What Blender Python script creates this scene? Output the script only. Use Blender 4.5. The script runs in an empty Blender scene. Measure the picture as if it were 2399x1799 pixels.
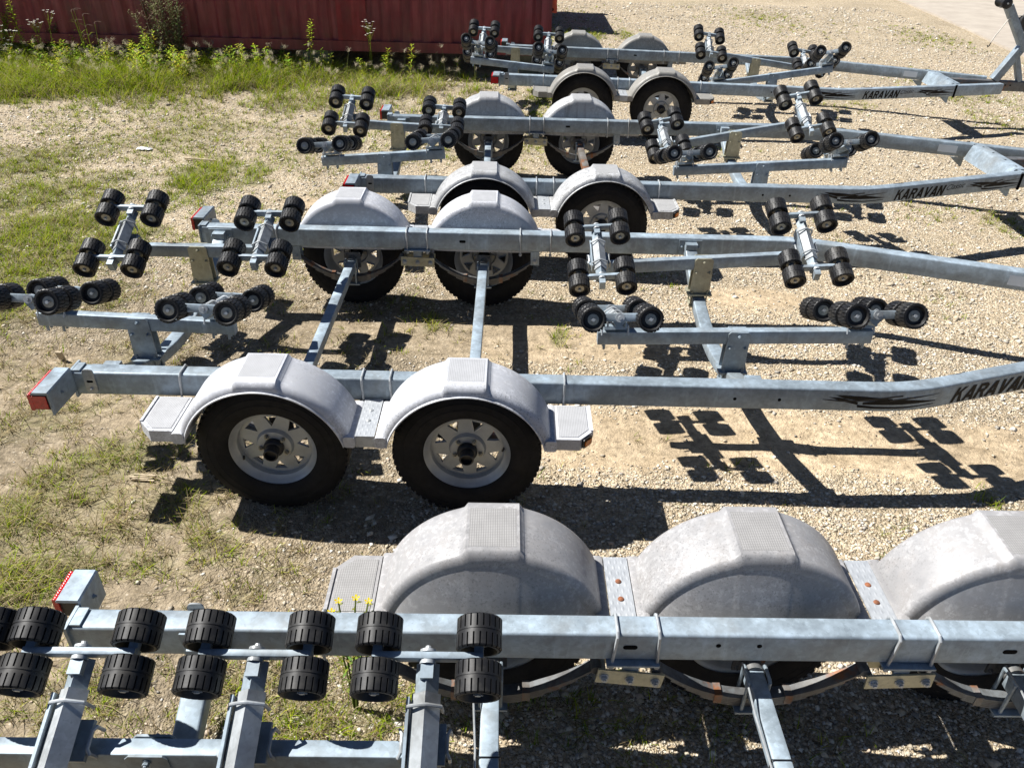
import bpy, math, random
import numpy as np
from mathutils import Matrix, Vector

random.seed(7)
rng = np.random.default_rng(11)
R = math.radians
scene = bpy.context.scene
COL = scene.collection

# ------------------------------------------------------------------ camera
PW, PH, F = 2399.0, 1799.0, 1850.13
PITCH, YAW, ROLL, HC = R(33.2195), R(0.5208), R(1.5724), 2.6036
fw = np.array([math.sin(YAW)*math.cos(PITCH), math.cos(YAW)*math.cos(PITCH), -math.sin(PITCH)])
rt = np.array([math.cos(YAW), -math.sin(YAW), 0.0])
up = np.cross(rt, fw)
r2 = rt*math.cos(ROLL) + up*math.sin(ROLL)
u2 = -rt*math.sin(ROLL) + up*math.cos(ROLL)
cam_d = bpy.data.cameras.new('camera')
cam = bpy.data.objects.new('camera', cam_d)
COL.objects.link(cam)
cam_d.sensor_fit = 'HORIZONTAL'
cam_d.sensor_width = 36.0
cam_d.lens = F/PW*36.0
cam_d.clip_start = 0.05
cam_d.clip_end = 1000.0
cam.matrix_world = Matrix(((r2[0], u2[0], -fw[0], 0), (r2[1], u2[1], -fw[1], 0), (r2[2], u2[2], -fw[2], HC), (0, 0, 0, 1)))
scene.camera = cam

def gp(px, py, z=0.0):
    """photo pixel -> point on the level plane z"""
    d = fw*F + r2*(px-PW/2) - u2*(py-PH/2)
    t = (z-HC)/d[2]
    return np.array([d[0]*t, d[1]*t, z])

# ------------------------------------------------------------------ sky, sun, exposure
SUN = Vector((-0.77, 0.20, 1.0)).normalized()
elev = math.asin(SUN.z)
world = bpy.data.worlds.new('World')
scene.world = world
world.use_nodes = True
wn = world.node_tree
bg = wn.nodes['Background']
sky = wn.nodes.new('ShaderNodeTexSky')
sky.sky_type = 'NISHITA'
sky.sun_disc = False
sky.sun_elevation = elev
sky.sun_rotation = math.atan2(SUN.x, SUN.y)
sky.altitude = 300
sky.air_density = 0.42
sky.dust_density = 0.1
sky.ozone_density = 1.6
wn.links.new(sky.outputs[0], bg.inputs[0])
bg.inputs[1].default_value = 0.06
sd = bpy.data.lights.new('sun', 'SUN')
sd.energy = 5.0
sd.angle = R(0.53)
sd.color = (1.0, 0.975, 0.93)
so = bpy.data.objects.new('sun', sd)
COL.objects.link(so)
so.rotation_euler = SUN.to_track_quat('Z', 'Y').to_euler()
so.location = (-8, 4, 12)
scene.view_settings.view_transform = 'Standard'
scene.view_settings.look = 'None'
scene.view_settings.exposure = 0.90
scene.view_settings.gamma = 1.0
scene.render.engine = 'CYCLES'
scene.cycles.max_bounces = 4
scene.cycles.diffuse_bounces = 2
scene.cycles.glossy_bounces = 2

# ------------------------------------------------------------------ materials
class NT:
    def __init__(s, name):
        s.m = bpy.data.materials.new(name)
        s.m.use_nodes = True
        s.t = s.m.node_tree
        s.b = s.t.nodes['Principled BSDF']
        s._co = None
    def n(s, typ, **kw):
        nd = s.t.nodes.new('ShaderNode'+typ)
        for k, v in kw.items():
            if k.startswith('i_'):
                nd.inputs[k[2:].replace('_', ' ')].default_value = v
            else:
                setattr(nd, k, v)
        return nd
    def l(s, a, b):
        s.t.links.new(a, b)
    def co(s, world_space=False):
        if world_space:
            return s.n('NewGeometry').outputs['Position']
        if s._co is None:
            s._co = s.n('TexCoord').outputs['Object']
        return s._co
    def noise(s, scale, detail=4, rough=.55, vec=None, out=0):
        nd = s.n('TexNoise', i_Scale=scale, i_Detail=detail, i_Roughness=rough)
        s.l(vec if vec is not None else s.co(), nd.inputs['Vector'])
        return nd.outputs[out]
    def vor(s, scale, vec=None, out='Distance', feature='F1', rand=1.0):
        nd = s.n('TexVoronoi', feature=feature)
        nd.inputs['Scale'].default_value = scale
        nd.inputs['Randomness'].default_value = rand
        s.l(vec if vec is not None else s.co(), nd.inputs['Vector'])
        return nd.outputs[out]
    def ramp(s, fac, stops, interp='LINEAR'):
        nd = s.n('ValToRGB')
        cr = nd.color_ramp
        cr.interpolation = interp
        while len(cr.elements) < len(stops):
            cr.elements.new(0.5)
        for e, (p, c) in zip(cr.elements, stops):
            e.position = p
            e.color = (c, c, c, 1) if isinstance(c, (int, float)) else (*c, 1)
        s.l(fac, nd.inputs[0])
        return nd.outputs[0]
    def mix(s, fac, a, b, mode='MIX'):
        nd = s.n('Mix', data_type='RGBA', blend_type=mode)
        for k, v in ((0, fac), (6, a), (7, b)):
            if isinstance(v, (int, float)):
                nd.inputs[k].default_value = v if k == 0 else (v, v, v, 1)
            elif isinstance(v, tuple):
                nd.inputs[k].default_value = (*v, 1)
            else:
                s.l(v, nd.inputs[k])
        return nd.outputs[2]
    def math(s, op, a, b=None, c=None):
        nd = s.n('Math', operation=op)
        for k, v in enumerate((a, b, c)):
            if v is None: continue
            if isinstance(v, (int, float)): nd.inputs[k].default_value = v
            else: s.l(v, nd.inputs[k])
        return nd.outputs[0]
    def bump(s, h, strength=.3, dist=.002, prev=None):
        nd = s.n('Bump')
        nd.inputs['Strength'].default_value = strength
        nd.inputs['Distance'].default_value = dist
        s.l(h, nd.inputs['Height'])
        if prev is not None: s.l(prev, nd.inputs['Normal'])
        return nd.outputs[0]
    def set(s, **kw):
        for k, v in kw.items():
            i = s.b.inputs[k.replace('_', ' ')]
            if hasattr(v, 'is_output'): s.l(v, i)
            elif isinstance(v, tuple): i.default_value = (*v, 1) if len(v) == 3 else v
            else: i.default_value = v
        return s.m

def rand_off(n, amt=10.0):
    """object-space coordinates shifted per object so copies differ"""
    oi = n.n('ObjectInfo')
    ad = n.n('VectorMath', operation='ADD')
    sc = n.n('Math', operation='MULTIPLY')
    n.l(oi.outputs['Random'], sc.inputs[0]); sc.inputs[1].default_value = amt
    n.l(n.co(), ad.inputs[0]); n.l(sc.outputs[0], ad.inputs[1])
    return ad.outputs[0]

def mat_galv(name, base=(.325, .40, .465), warm=(.245, .295, .335), metal=.20, rust=0.0, rough=.46):
    n = NT(name)
    v = rand_off(n)
    sp = n.vor(55, v, 'Color')
    bw = n.n('RGBToBW'); n.l(sp, bw.inputs[0])
    big = n.noise(9, 4, .6, v)
    fine = n.noise(38, 3, .6, v)
    f = n.math('ADD', n.math('MULTIPLY', bw.outputs[0], .13), n.math('MULTIPLY', big, .70))
    f = n.math('ADD', f, n.math('MULTIPLY', fine, .25))
    col = n.ramp(f, [(.30, tuple(c*.62 for c in warm)), (.52, warm), (.68, base), (.86, tuple(min(1, c*1.35) for c in base))])
    grime = n.ramp(n.noise(3.2, 5, .65, v), [(.50, 0.0), (.70, .42)])
    col = n.mix(grime, col, (.20, .185, .155))
    mpd = n.n('Mapping'); n.l(v, mpd.inputs[0]); mpd.inputs['Scale'].default_value = (34, 34, 3.0)
    drip = n.ramp(n.noise(1.0, 3, .6, mpd.outputs[0]), [(.58, 0.0), (.72, .30)])
    col = n.mix(drip, col, tuple(min(1, c*1.45) for c in base))
    scr = n.ramp(n.noise(90, 2, .5, v), [(.66, 0.0), (.72, .35)])
    col = n.mix(scr, col, tuple(c*.55 for c in warm))
    oi2 = n.n('ObjectInfo')
    col = n.mix(1.0, col, n.ramp(oi2.outputs['Random'], [(0.0, .86), (1.0, 1.12)]), 'MULTIPLY')
    if rust > 0:
        rf = n.ramp(n.noise(6, 6, .7, v), [(.62-rust*.3, 0.0), (.70-rust*.25, 1.0)])
        col = n.mix(rf, col, n.mix(n.noise(30, 4, .6, v), (.10, .045, .02), (.34, .13, .05)))
    rr = n.ramp(big, [(.3, rough-.06), (.7, rough+.14)])
    return n.set(Base_Color=col, Metallic=metal, Roughness=rr, Normal=n.bump(fine, .10, .002))

def mat_plain(name, col, rough=.5, metal=0.0, var=.25, scale=20, bump=0.0, dirt=None, dirt_amt=.4, spec=.5):
    n = NT(name)
    v = rand_off(n)
    ns = n.noise(scale, 5, .6, v)
    c = n.ramp(ns, [(.3, tuple(x*(1-var) for x in col)), (.7, tuple(min(1, x*(1+var)) for x in col))])
    if dirt:
        c = n.mix(n.ramp(n.noise(scale*.35, 6, .7, v), [(.48, 0.0), (.72, dirt_amt)]), c, dirt)
    n.set(Base_Color=c, Roughness=rough, Metallic=metal)
    n.b.inputs['Specular IOR Level'].default_value = spec
    if bump: n.set(Normal=n.bump(ns, bump, .003))
    return n.m

def mat_fender(name, base, dirt, speck, speck_amt, streak=.3, tone=.2):
    n = NT(name)
    v = rand_off(n)
    big = n.noise(4.0, 5, .6, v)
    mid = n.noise(16, 5, .65, v)
    fine = n.noise(120, 3, .7, v)
    c = n.ramp(n.math('ADD', n.math('MULTIPLY', big, .6), n.math('MULTIPLY', mid, .4)), [(.36, tuple(x*(1-tone) for x in base)), (.62, base)])
    c = n.mix(n.ramp(mid, [(.46, 0.0), (.72, .7)]), c, dirt)
    ch = n.ramp(n.noise(46, 5, .75, v), [(.50, 0.0), (.62, .75)])
    c = n.mix(n.math('MULTIPLY', ch, n.ramp(big, [(.36, 0.0), (.56, 1.0)])), c, tuple(min(1, x*1.35) for x in base))
    # water streaks running down (stretched in z)
    mp = n.n('Mapping'); n.l(v, mp.inputs[0]); mp.inputs['Scale'].default_value = (26, 26, 1.6)
    st = n.noise(1.0, 4, .6, mp.outputs[0])
    c = n.mix(n.ramp(st, [(.52, 0.0), (.75, streak)]), c, dirt)
    patch = n.ramp(n.noise(2.6, 3, .5, v), [(.44, 0.0), (.58, 1.0)])
    dots = n.ramp(fine, [(.55, 0.0), (.64, 1.0)])
    c = n.mix(n.math('MULTIPLY', n.math('MULTIPLY', patch, dots), speck_amt), c, speck)
    n.set(Base_Color=c, Roughness=n.ramp(mid, [(.3, .36), (.7, .6)]), Normal=n.bump(mid, .05, .004))
    return n.m

M = {}
M['galv'] = mat_galv('galvanized_steel')
M['galv_bright'] = mat_galv('galvanized_hardware', base=(.46, .49, .51), warm=(.37, .39, .40), metal=.25, rough=.36)
M['galv_dark'] = mat_galv('weathered_steel', base=(.155, .17, .18), warm=(.105, .105, .105), metal=.15, rust=.16)
M['rusty'] = mat_galv('rusty_steel', base=(.20, .195, .19), warm=(.15, .135, .12), metal=.2, rust=.5)
M['rust'] = mat_plain('rust', (.20, .075, .035), .85, 0, .45, 40, .3)
M['zinc_yellow'] = mat_galv('yellow_zinc', base=(.50, .48, .35), warm=(.40, .385, .28), metal=.3, rough=.36)
M['rubber'] = mat_plain('black_rubber', (.0105, .0105, .0115), .50, 0, .35, 30, .15, (.075, .070, .060), .5, .35)
M['tyre'] = mat_plain('tyre_rubber', (.010, .010, .0115), .7, 0, .3, 24, .2, (.034, .031, .027), .5, .2)
M['washer'] = mat_plain('zinc_washer', (.34, .325, .27), .42, .45, .25, 60, .1, (.25, .2, .12), .4)
M['rim'] = mat_plain('silver_rim_paint', (.40, .42, .43), .42, .25, .12, 14, 0, (.22, .20, .16), .35)
M['hub'] = mat_plain('black_hub', (.012, .012, .014), .4, 0, .3, 30)
M['fender_a'] = mat_fender('grey_fender_plastic', (.335, .33, .332), (.215, .20, .19), (.06, .06, .06), .38, .25, .26)
M['fender_b'] = mat_fender('pale_fender_plastic', (.50, .51, .54), (.39, .39, .395), (.04, .045, .05), .6, .34, .16)
M['fender_c'] = mat_fender('streaked_fender_plastic', (.42, .425, .43), (.20, .195, .185), (.05, .05, .055), .8, .85, .18)
M['fender_d'] = mat_fender('tan_grey_fender_plastic', (.29, .28, .255), (.18, .165, .145), (.06, .055, .05), .7, .5, .22)
M['black'] = mat_plain('black_plastic', (.01, .01, .011), .45, 0, .2, 20)
M['hole'] = mat_plain('hole_shade_strap_black', (.004, .004, .004), .9, 0, .1, 10, spec=.1)  # black plates paint the shade of holes; the dark rail strap shares it
M['amber'] = mat_plain('amber_lens', (.55, .15, .012), .22, 0, .15, 50)
M['decal'] = mat_plain('dark_decal', (.010, .009, .008), .5, 0, .4, 25, 0, (.03, .027, .022), .3, .12)
M['decal_grey'] = mat_plain('grey_decal', (.040, .037, .032), .5, 0, .4, 25, 0, (.07, .065, .055), .4, .12)
M['sticker'] = mat_plain('pale_sticker', (.50, .55, .60), .4, 0, .06, 6)
M['winch_strap'] = mat_plain('winch_strap', (.02, .02, .022), .8, 0, .3, 60)
M['rope'] = mat_plain('pale_rope', (.55, .52, .46), .85, 0, .2, 80)
n = NT('red_lens')
wv_ = n.n('TexWave', wave_type='BANDS', bands_direction='Y'); wv_.inputs['Scale'].default_value = 32; n.l(n.co(), wv_.inputs['Vector'])
n.set(Base_Color=n.ramp(n.noise(60, 2), [(.3, (.36, .007, .009)), (.7, (.55, .014, .016))]), Roughness=.18, Normal=n.bump(wv_.outputs[1], .5, .003))
n.b.inputs['Coat Weight'].default_value = .4
M['red_lens'] = n.m
# diamond plate
n = NT('diamond_plate')
v = rand_off(n)
w1 = n.n('TexVoronoi', feature='F1'); w1.inputs['Scale'].default_value = 62; w1.inputs['Randomness'].default_value = .12
mp = n.n('Mapping'); mp.inputs['Rotation'].default_value = (0, 0, R(45)); mp.inputs['Scale'].default_value = (1.0, .42, 1)
n.l(n.co(), mp.inputs[0]); n.l(mp.outputs[0], w1.inputs['Vector'])
h = n.ramp(w1.outputs['Distance'], [(.18, 1.0), (.34, 0.0)])
n.set(Base_Color=n.ramp(n.noise(26, 4), [(.3, (.34, .36, .385)), (.7, (.46, .48, .50))]), Metallic=.25, Roughness=.45, Normal=n.bump(h, .45, .002))
M['diamond'] = n.m
# fine grid tread pad
def mat_pad(name, base):
    n = NT(name)
    sx = n.n('SeparateXYZ'); n.l(n.co(), sx.inputs[0])
    g1 = n.math('PINGPONG', sx.outputs[0], .0038); g2 = n.math('PINGPONG', sx.outputs[1], .0038)
    h = n.math('MINIMUM', g1, g2)
    hh = n.ramp(n.math('MULTIPLY', h, 400), [(.15, 0.0), (.45, 1.0)])
    c = n.mix(n.ramp(n.noise(18, 5), [(.4, 0.0), (.7, .6)]), base, tuple(x*.72 for x in base))
    c = n.mix(n.math('SUBTRACT', 1.0, hh), c, tuple(x*.62 for x in base))
    return n.set(Base_Color=c, Roughness=.6, Normal=n.bump(hh, .6, .0015))
M['pad_a'] = mat_pad('grey_tread_pad', (.33, .322, .315))
M['pad_b'] = mat_pad('pale_tread_pad', (.435, .44, .455))
M['pad_c'] = mat_pad('worn_tread_pad', (.40, .40, .40))
M['pad_d'] = mat_pad('tan_tread_pad', (.29, .28, .26))
# container paint
def mat_paint(name, base, rust_amt=.25):
    n = NT(name)
    v = n.co()
    mp = n.n('Mapping'); n.l(v, mp.inputs[0]); mp.inputs['Scale'].default_value = (5, 5, .7)
    st = n.noise(1.5, 5, .6, mp.outputs[0])
    c = n.ramp(st, [(.3, tuple(x*.55 for x in base)), (.5, base), (.72, tuple(min(1, x*1.5+.022) for x in base))])
    c = n.mix(n.ramp(n.noise(1.1, 5, .6, v), [(.45, 0.0), (.7, .45)]), c, (.16, .075, .065))
    rf = n.ramp(n.noise(3.5, 6, .7, v), [(.56, 0.0), (.66, rust_amt*1.6)])
    c = n.mix(rf, c, (.13, .05, .025))
    return n.set(Base_Color=c, Roughness=n.ramp(n.noise(8, 3), [(.3, .45), (.7, .7)]))
M['cont_red'] = mat_paint('faded_red_paint', (.225, .032, .034))
M['cont_red2'] = mat_paint('repainted_red', (.235, .014, .016), .1)
M['cont_sunlit'] = mat_paint('sunlit_orange_red', (.46, .06, .025))  # brighter orange-red paints a sunlit look onto the shaded rear container
M['timber'] = mat_plain('weathered_timber', (.20, .20, .15), .85, 0, .4, 12, .4)
M['wood'] = mat_plain('dead_wood', (.42, .34, .23), .9, 0, .4, 30, .4)
M['plastic_bag'] = mat_plain('white_film', (.82, .82, .80), .4, 0, .05, 20)

def mat_veg(name, trans=.35):
    n = NT(name)
    at = n.n('Attribute'); at.attribute_name = 'tint'
    df = n.n('BsdfDiffuse'); n.l(at.outputs['Color'], df.inputs[0])
    tr = n.n('BsdfTranslucent'); n.l(at.outputs['Color'], tr.inputs[0])
    ms = n.n('MixShader'); ms.inputs[0].default_value = trans
    n.l(df.outputs[0], ms.inputs[1]); n.l(tr.outputs[0], ms.inputs[2])
    n.l(ms.outputs[0], n.t.nodes['Material Output'].inputs[0])
    n.t.nodes.remove(n.b)
    return n.m
M['veg'] = mat_veg('leaf_green')
n = NT('pebble_stone')
at = n.n('Attribute'); at.attribute_name = 'tint'
n.set(Base_Color=n.mix(.25, at.outputs['Color'], n.ramp(n.noise(260, 3, .6, n.co(True)), [(.3, (.10, .09, .07)), (.7, (.62, .57, .48))])), Roughness=.8)
n.b.inputs['Specular IOR Level'].default_value = .25
M['pebble'] = n.m

# ------------------------------------------------------------------ mesh builder
class MB:
    def __init__(s):
        s.v = []; s.f = []; s.mi = []
    def add(s, vs, fs, mi=0, T=None):
        o = len(s.v)
        if T is not None:
            vs = [tuple(T @ Vector(p)) for p in vs]
        s.v += [tuple(p) for p in vs]
        s.f += [tuple(i+o for i in f) for f in fs]
        s.mi += [mi]*len(fs)
        return s
    def box(s, x0, x1, y0, y1, z0, z1, mi=0, T=None, c=0.0):
        if c > 0:   # chamfered along its longest axis
            d = (x1-x0, y1-y0, z1-z0); k = d.index(max(d))
            cen = ((x0+x1)/2, (y0+y1)/2, (z0+z1)/2)
            if k == 0: p0, p1, u, w, upv = (x0, cen[1], cen[2]), (x1, cen[1], cen[2]), d[1], d[2], (0, 0, 1)
            elif k == 1: p0, p1, u, w, upv = (cen[0], y0, cen[2]), (cen[0], y1, cen[2]), d[0], d[2], (0, 0, 1)
            else: p0, p1, u, w, upv = (cen[0], cen[1], z0), (cen[0], cen[1], z1), d[0], d[1], (0, 1, 0)
            return s.sweep([p0, p1], rrect(u, w, c, 2), upv, mi=mi, T=T)
        vs = [(x, y, z) for z in (z0, z1) for y in (y0, y1) for x in (x0, x1)]
        return s.add(vs, [(0, 2, 3, 1), (4, 5, 7, 6), (0, 1, 5, 4), (2, 6, 7, 3), (0, 4, 6, 2), (1, 3, 7, 5)], mi, T)
    def sweep(s, path, prof, upv=(0, 0, 1), mi=0, caps=True, closed=False, T=None):
        P = [Vector(p) for p in path]; n = len(P); m = len(prof); upv = Vector(upv); vs = []
        for i, p in enumerate(P):
            if closed: a, b = P[i]-P[i-1], P[(i+1) % n]-P[i]
            else:
                a = P[i]-P[i-1] if i else P[1]-P[0]
                b = P[i+1]-P[i] if i < n-1 else P[i]-P[i-1]
            a = a.normalized(); b = b.normalized(); t = (a+b)
            if t.length < 1e-6: t = b
            t.normalize()
            k = 1/max(.5, t.dot(b))
            sd = t.cross(upv)
            if sd.length < 1e-4: sd = t.cross(Vector((1, 0, 0)))
            sd.normalize(); uu = sd.cross(t).normalized()
            bend = (b-a)
            bd = bend.normalized() if bend.length > 1e-5 else None
            for q in prof:
                o = sd*q[0]+uu*q[1]
                if bd is not None:
                    o = o + bd*(o.dot(bd)*(k-1))
                vs.append(tuple(p+o))
        fs = []
        for i in range(n if closed else n-1):
            j = (i+1) % n
            for k in range(m):
                l = (k+1) % m
                fs.append((i*m+k, i*m+l, j*m+l, j*m+k))
        if caps and not closed:
            fs.append(tuple(range(m))[::-1]); fs.append(tuple((n-1)*m+k for k in range(m)))
        return s.add(vs, fs, mi, T)
    def cyl(s, p0, p1, r, n=12, mi=0, r1=None, T=None, caps=True):
        p0 = Vector(p0); p1 = Vector(p1); t = (p1-p0).normalized()
        a = t.orthogonal().normalized(); b = t.cross(a); r1 = r if r1 is None else r1
        vs = []
        for p, rr in ((p0, r), (p1, r1)):
            for k in range(n):
                an = 2*math.pi*k/n
                vs.append(tuple(p+(a*math.cos(an)+b*math.sin(an))*rr))
        fs = [(k, (k+1) % n, n+(k+1) % n, n+k) for k in range(n)]
        if caps: fs += [tuple(range(n))[::-1], tuple(range(n, 2*n))]
        return s.add(vs, fs, mi, T)
    def tube(s, path, r, n=8, mi=0, upv=(0, 0, 1), T=None):
        return s.sweep(path, [(r*math.cos(2*math.pi*k/n), r*math.sin(2*math.pi*k/n)) for k in range(n)], upv, mi, T=T)
    def lathe(s, prof, n=32, mi=0, T=None, close=False):
        """prof: (radius, y); axis = y"""
        m = len(prof); vs = []
        for k in range(n):
            a = 2*math.pi*k/n
            for r, y in prof: vs.append((r*math.cos(a), y, r*math.sin(a)))
        fs = []
        mm = m if close else m-1
        for k in range(n):
            k2 = (k+1) % n
            for i in range(mm):
                j = (i+1) % m
                fs.append((k*m+i, k*m+j, k2*m+j, k2*m+i))
        return s.add(vs, fs, mi, T)
    def prism(s, poly, z0, z1, mi=0, T=None):
        n = len(poly)
        vs = [(x, y, z0) for x, y in poly]+[(x, y, z1) for x, y in poly]
        fs = [tuple(range(n))[::-1], tuple(range(n, 2*n))]+[(k, (k+1) % n, n+(k+1) % n, n+k) for k in range(n)]
        return s.add(vs, fs, mi, T)
    def bolt(s, p, d, r=.009, h=.008, mi=0, T=None):
        p = Vector(p); d = Vector(d).normalized()
        s.cyl(p, p+d*.003, r*1.35, 12, mi, T=T)
        s.cyl(p+d*.003, p+d*(.003+h), r, 6, mi, T=T)
        return s.cyl(p+d*(.003+h), p+d*(.008+h), r*.55, 8, mi, T=T)
    def mesh(s, name, mats, angle=34):
        me = bpy.data.meshes.new(name)
        me.from_pydata(s.v, [], s.f)
        for m in (mats if isinstance(mats, (list, tuple)) else [mats]):
            me.materials.append(M[m] if isinstance(m, str) else m)
        me.polygons.foreach_set('material_index', s.mi)
        import bmesh
        bm = bmesh.new(); bm.from_mesh(me); bmesh.ops.recalc_face_normals(bm, faces=bm.faces); bm.to_mesh(me); bm.free()
        me.shade_smooth()
        me.set_sharp_from_angle(angle=R(angle))
        return me

def rrect(w, h, r, seg=3):
    pts = []
    for cx, cy, a0 in ((w/2-r, h/2-r, 0), (-w/2+r, h/2-r, 90), (-w/2+r, -h/2+r, 180), (w/2-r, -h/2+r, 270)):
        for k in range(seg+1):
            a = R(a0+90*k/seg)
            pts.append((cx+r*math.cos(a), cy+r*math.sin(a)))
    return pts

def obj(name, me, parent=None, mat=None):
    o = bpy.data.objects.new(name, me)
    COL.objects.link(o)
    if parent is not None: o.parent = parent
    if mat is not None: o.matrix_basis = mat
    return o

def thing(name, label, cat, loc=(0, 0, 0), group=None):
    o = bpy.data.objects.new(name, None)
    COL.objects.link(o)
    o.empty_display_size = .1
    o.location = loc
    o['label'] = label; o['category'] = cat
    if group: o['group'] = group
    return o

def tag(o, label, cat, group=None):
    o['label'] = label; o['category'] = cat
    if group: o['group'] = group
    return o

# ------------------------------------------------------------------ ground
def vnoise(x, y, s, seed=0):
    """cheap value noise"""
    x = np.asarray(x)*s; y = np.asarray(y)*s
    xi = np.floor(x).astype(np.int64); yi = np.floor(y).astype(np.int64)
    fx = x-xi; fy = y-yi; fx = fx*fx*(3-2*fx); fy = fy*fy*(3-2*fy)
    def h(a, b):
        q = (a*374761393+b*668265263+seed*1442695041) & 0xffffffff
        q = ((q ^ (q >> 13))*1274126177) & 0xffffffff
        return ((q ^ (q >> 16)) & 0xffff)/65535.0
    return (h(xi, yi)*(1-fx)+h(xi+1, yi)*fx)*(1-fy)+(h(xi, yi+1)*(1-fx)+h(xi+1, yi+1)*fx)*fy
def fbm(x, y, s, seed=0, o=4):
    t = 0; a = .5; w = 0
    for k in range(o):
        t = t+a*vnoise(x, y, s*2**k, seed+k); w += a; a *= .55
    return t/w
def sstep(a, b, x):
    t = np.clip((x-a)/(b-a), 0, 1); return t*t*(3-2*t)

# soft-edged grass patches, from photo pixels: (px, py, radius_px_x, radius_px_y, amount, dryness)
PATCH = [(100, 170, 170, 40, 1.0, .1), (330, 185, 170, 38, 1.0, .15), (560, 185, 150, 32, .9, .15), (760, 180, 100, 24, .6, .2),
 (60, 215, 110, 26, .8, .3), (960, 175, 90, 14, .35, .2),
 (470, 420, 60, 38, 1.0, .05), (600, 410, 30, 25, .6, .1), (150, 555, 150, 70, .95, .2), (300, 560, 60, 60, .7, .2), (30, 700, 40, 60, .9, .1),
 (60, 470, 110, 50, .55, .3), (250, 450, 90, 50, .5, .3), (90, 380, 120, 40, .4, .35), (420, 300, 120, 40, .22, .4), (650, 240, 100, 24, .35, .3),
 (70, 620, 80, 60, .6, .3), (180, 700, 120, 40, .25, .7), (60, 800, 110, 60, .3, .7), (300, 680, 90, 40, .2, .8),
 (60, 1000, 130, 90, .28, .85), (220, 960, 90, 40, .4, .7), (260, 1070, 120, 40, .7, .35), (100, 1130, 120, 60, .55, .4), (15, 1215, 70, 60, 1.0, .2),
 (230, 1170, 160, 40, .35, .7), (430, 1180, 80, 30, .4, .6), (300, 1240, 90, 40, .35, .9), (60, 1360, 110, 60, .9, .3), (330, 1320, 80, 40, .55, .4),
 (480, 1260, 60, 40, .5, .5), (170, 1330, 90, 60, .45, .5), (430, 1330, 120, 50, .35, .55), (560, 1390, 60, 30, .4, .7), (640, 1330, 120, 60, .25, .8),
 (190, 1640, 170, 80, .5, .45), (560, 1620, 160, 90, .55, .4), (700, 1690, 120, 80, .7, .25), (860, 1650, 120, 90, .55, .3), (880, 1720, 50, 60, .8, .15),
 (420, 1180, 90, 60, .5, .6), (120, 1240, 130, 40, .3, .8), (1310, 790, 20, 22, 1.0, .25), (1720, 1100, 30, 30, .5, .4), (2100, 1290, 30, 36, .7, .3),
 (2330, 1180, 40, 34, .8, .25), (1640, 1180, 160, 25, .15, .5), (1020, 755, 40, 25, .4, .5), (1540, 650, 90, 20, .35, .4),
 (1280, 230, 50, 30, .7, .3), (1250, 280, 40, 20, .6, .35), (1640, 350, 60, 16, .5, .3), (1550, 320, 40, 14, .5, .4), (1000, 350, 60, 30, .35, .3),
 (1350, 85, 60, 10, 1.0, .2), (1470, 85, 30, 14, .7, .3), (1780, 40, 90, 30, .35, .4), (2180, 90, 60, 20, .4, .4), (2250, 220, 80, 30, .55, .35),
 (2330, 280, 60, 26, .4, .4), (1950, 240, 100, 20, .3, .4), (2330, 60, 40, 10, .3, .4), (1650, 10, 120, 10, .4, .3), (2170, 500, 60, 30, .25, .5),
 (2350, 520, 60, 30, .4, .4), (2200, 700, 60, 30, .15, .5), (1230, 340, 70, 30, .3, .5), (900, 220, 110, 20, .3, .4), (1100, 215, 80, 16, .35, .4),
 (1960, 560, 30, 30, .2, .7), (1900, 470, 40, 20, .2, .6), (1560, 1040, 60, 30, .15, .8), (180, 880, 160, 60, .3, .9), (520, 1300, 40, 40, .4, .4),
 (1500, 1700, 400, 120, .2, .3), (1250, 1640, 160, 100, .25, .3)]
PW_ = []
for px, py, rx, ry, am, dr in PATCH:
    c = gp(px, max(py, 4)); ex = gp(px+rx, max(py, 4)); ey = gp(px, max(py-ry, 2)); ey2 = gp(px, py+ry)
    PW_.append((c[0], c[1], max(.06, abs(ex[0]-c[0])), max(.06, (abs(ey[1]-c[1])+abs(ey2[1]-c[1]))/2), am, dr))
def grass_amount(x, y):
    g = np.zeros_like(x); d = np.zeros_like(x)+1e-6; w = np.zeros_like(x)+1e-6
    for cx, cy, sx, sy, am, dr in PW_:
        k = am*np.exp(-(((x-cx)/sx)**2+((y-cy)/sy)**2)*.9)
        g = np.maximum(g, k); d += k*dr; w += k
    left = sstep(1.2, -2.5, x-.12*(y-4))
    base = left*.36+.05
    nz = fbm(x, y, 1.4, 5)
    nz2 = fbm(x, y, 5.0, 9)
    g = np.clip(g*1.3+base-.05, 0, 1.3)*sstep(.30-.16*np.clip(g, 0, 1), .60-.14*np.clip(g, 0, 1), nz*.55+nz2*.45)
    near = sstep(5.0, 4.0, y)
    return g*(1-.30*near), np.clip(d/w+.18*near, 0, 1)
def sand_amount(x, y):
    """bare sandy soil: tyre-worn lane beside the second trailer and worn spots"""
    lane = np.exp(-((y-(3.44+.05*np.sin(x*1.3)))/.27)**2)*sstep(-.3, .6, x)*sstep(5.2, 3.8, x)
    lane2 = np.exp(-((y-4.50)/.26)**2)*sstep(-2.0, -1.2, x)*sstep(1.6, .7, x)*.85
    lane3 = np.exp(-((y-5.2)/.25)**2)*sstep(1.2, 1.6, x)*sstep(2.4, 2.0, x)*.6
    left = sstep(-.4, -1.9, x)*sstep(4.6, 3.9, y)*.62
    lane4 = np.exp(-((y-6.9)/.18)**2)*sstep(-2.5, -1.6, x)*sstep(-.6, -1.3, x)*.6
    s = np.maximum.reduce([lane*1.1, lane2, lane3, left, lane4])
    return np.clip(s*(.55+.75*fbm(x, y, 2.2, 21)), 0, 1)
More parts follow.
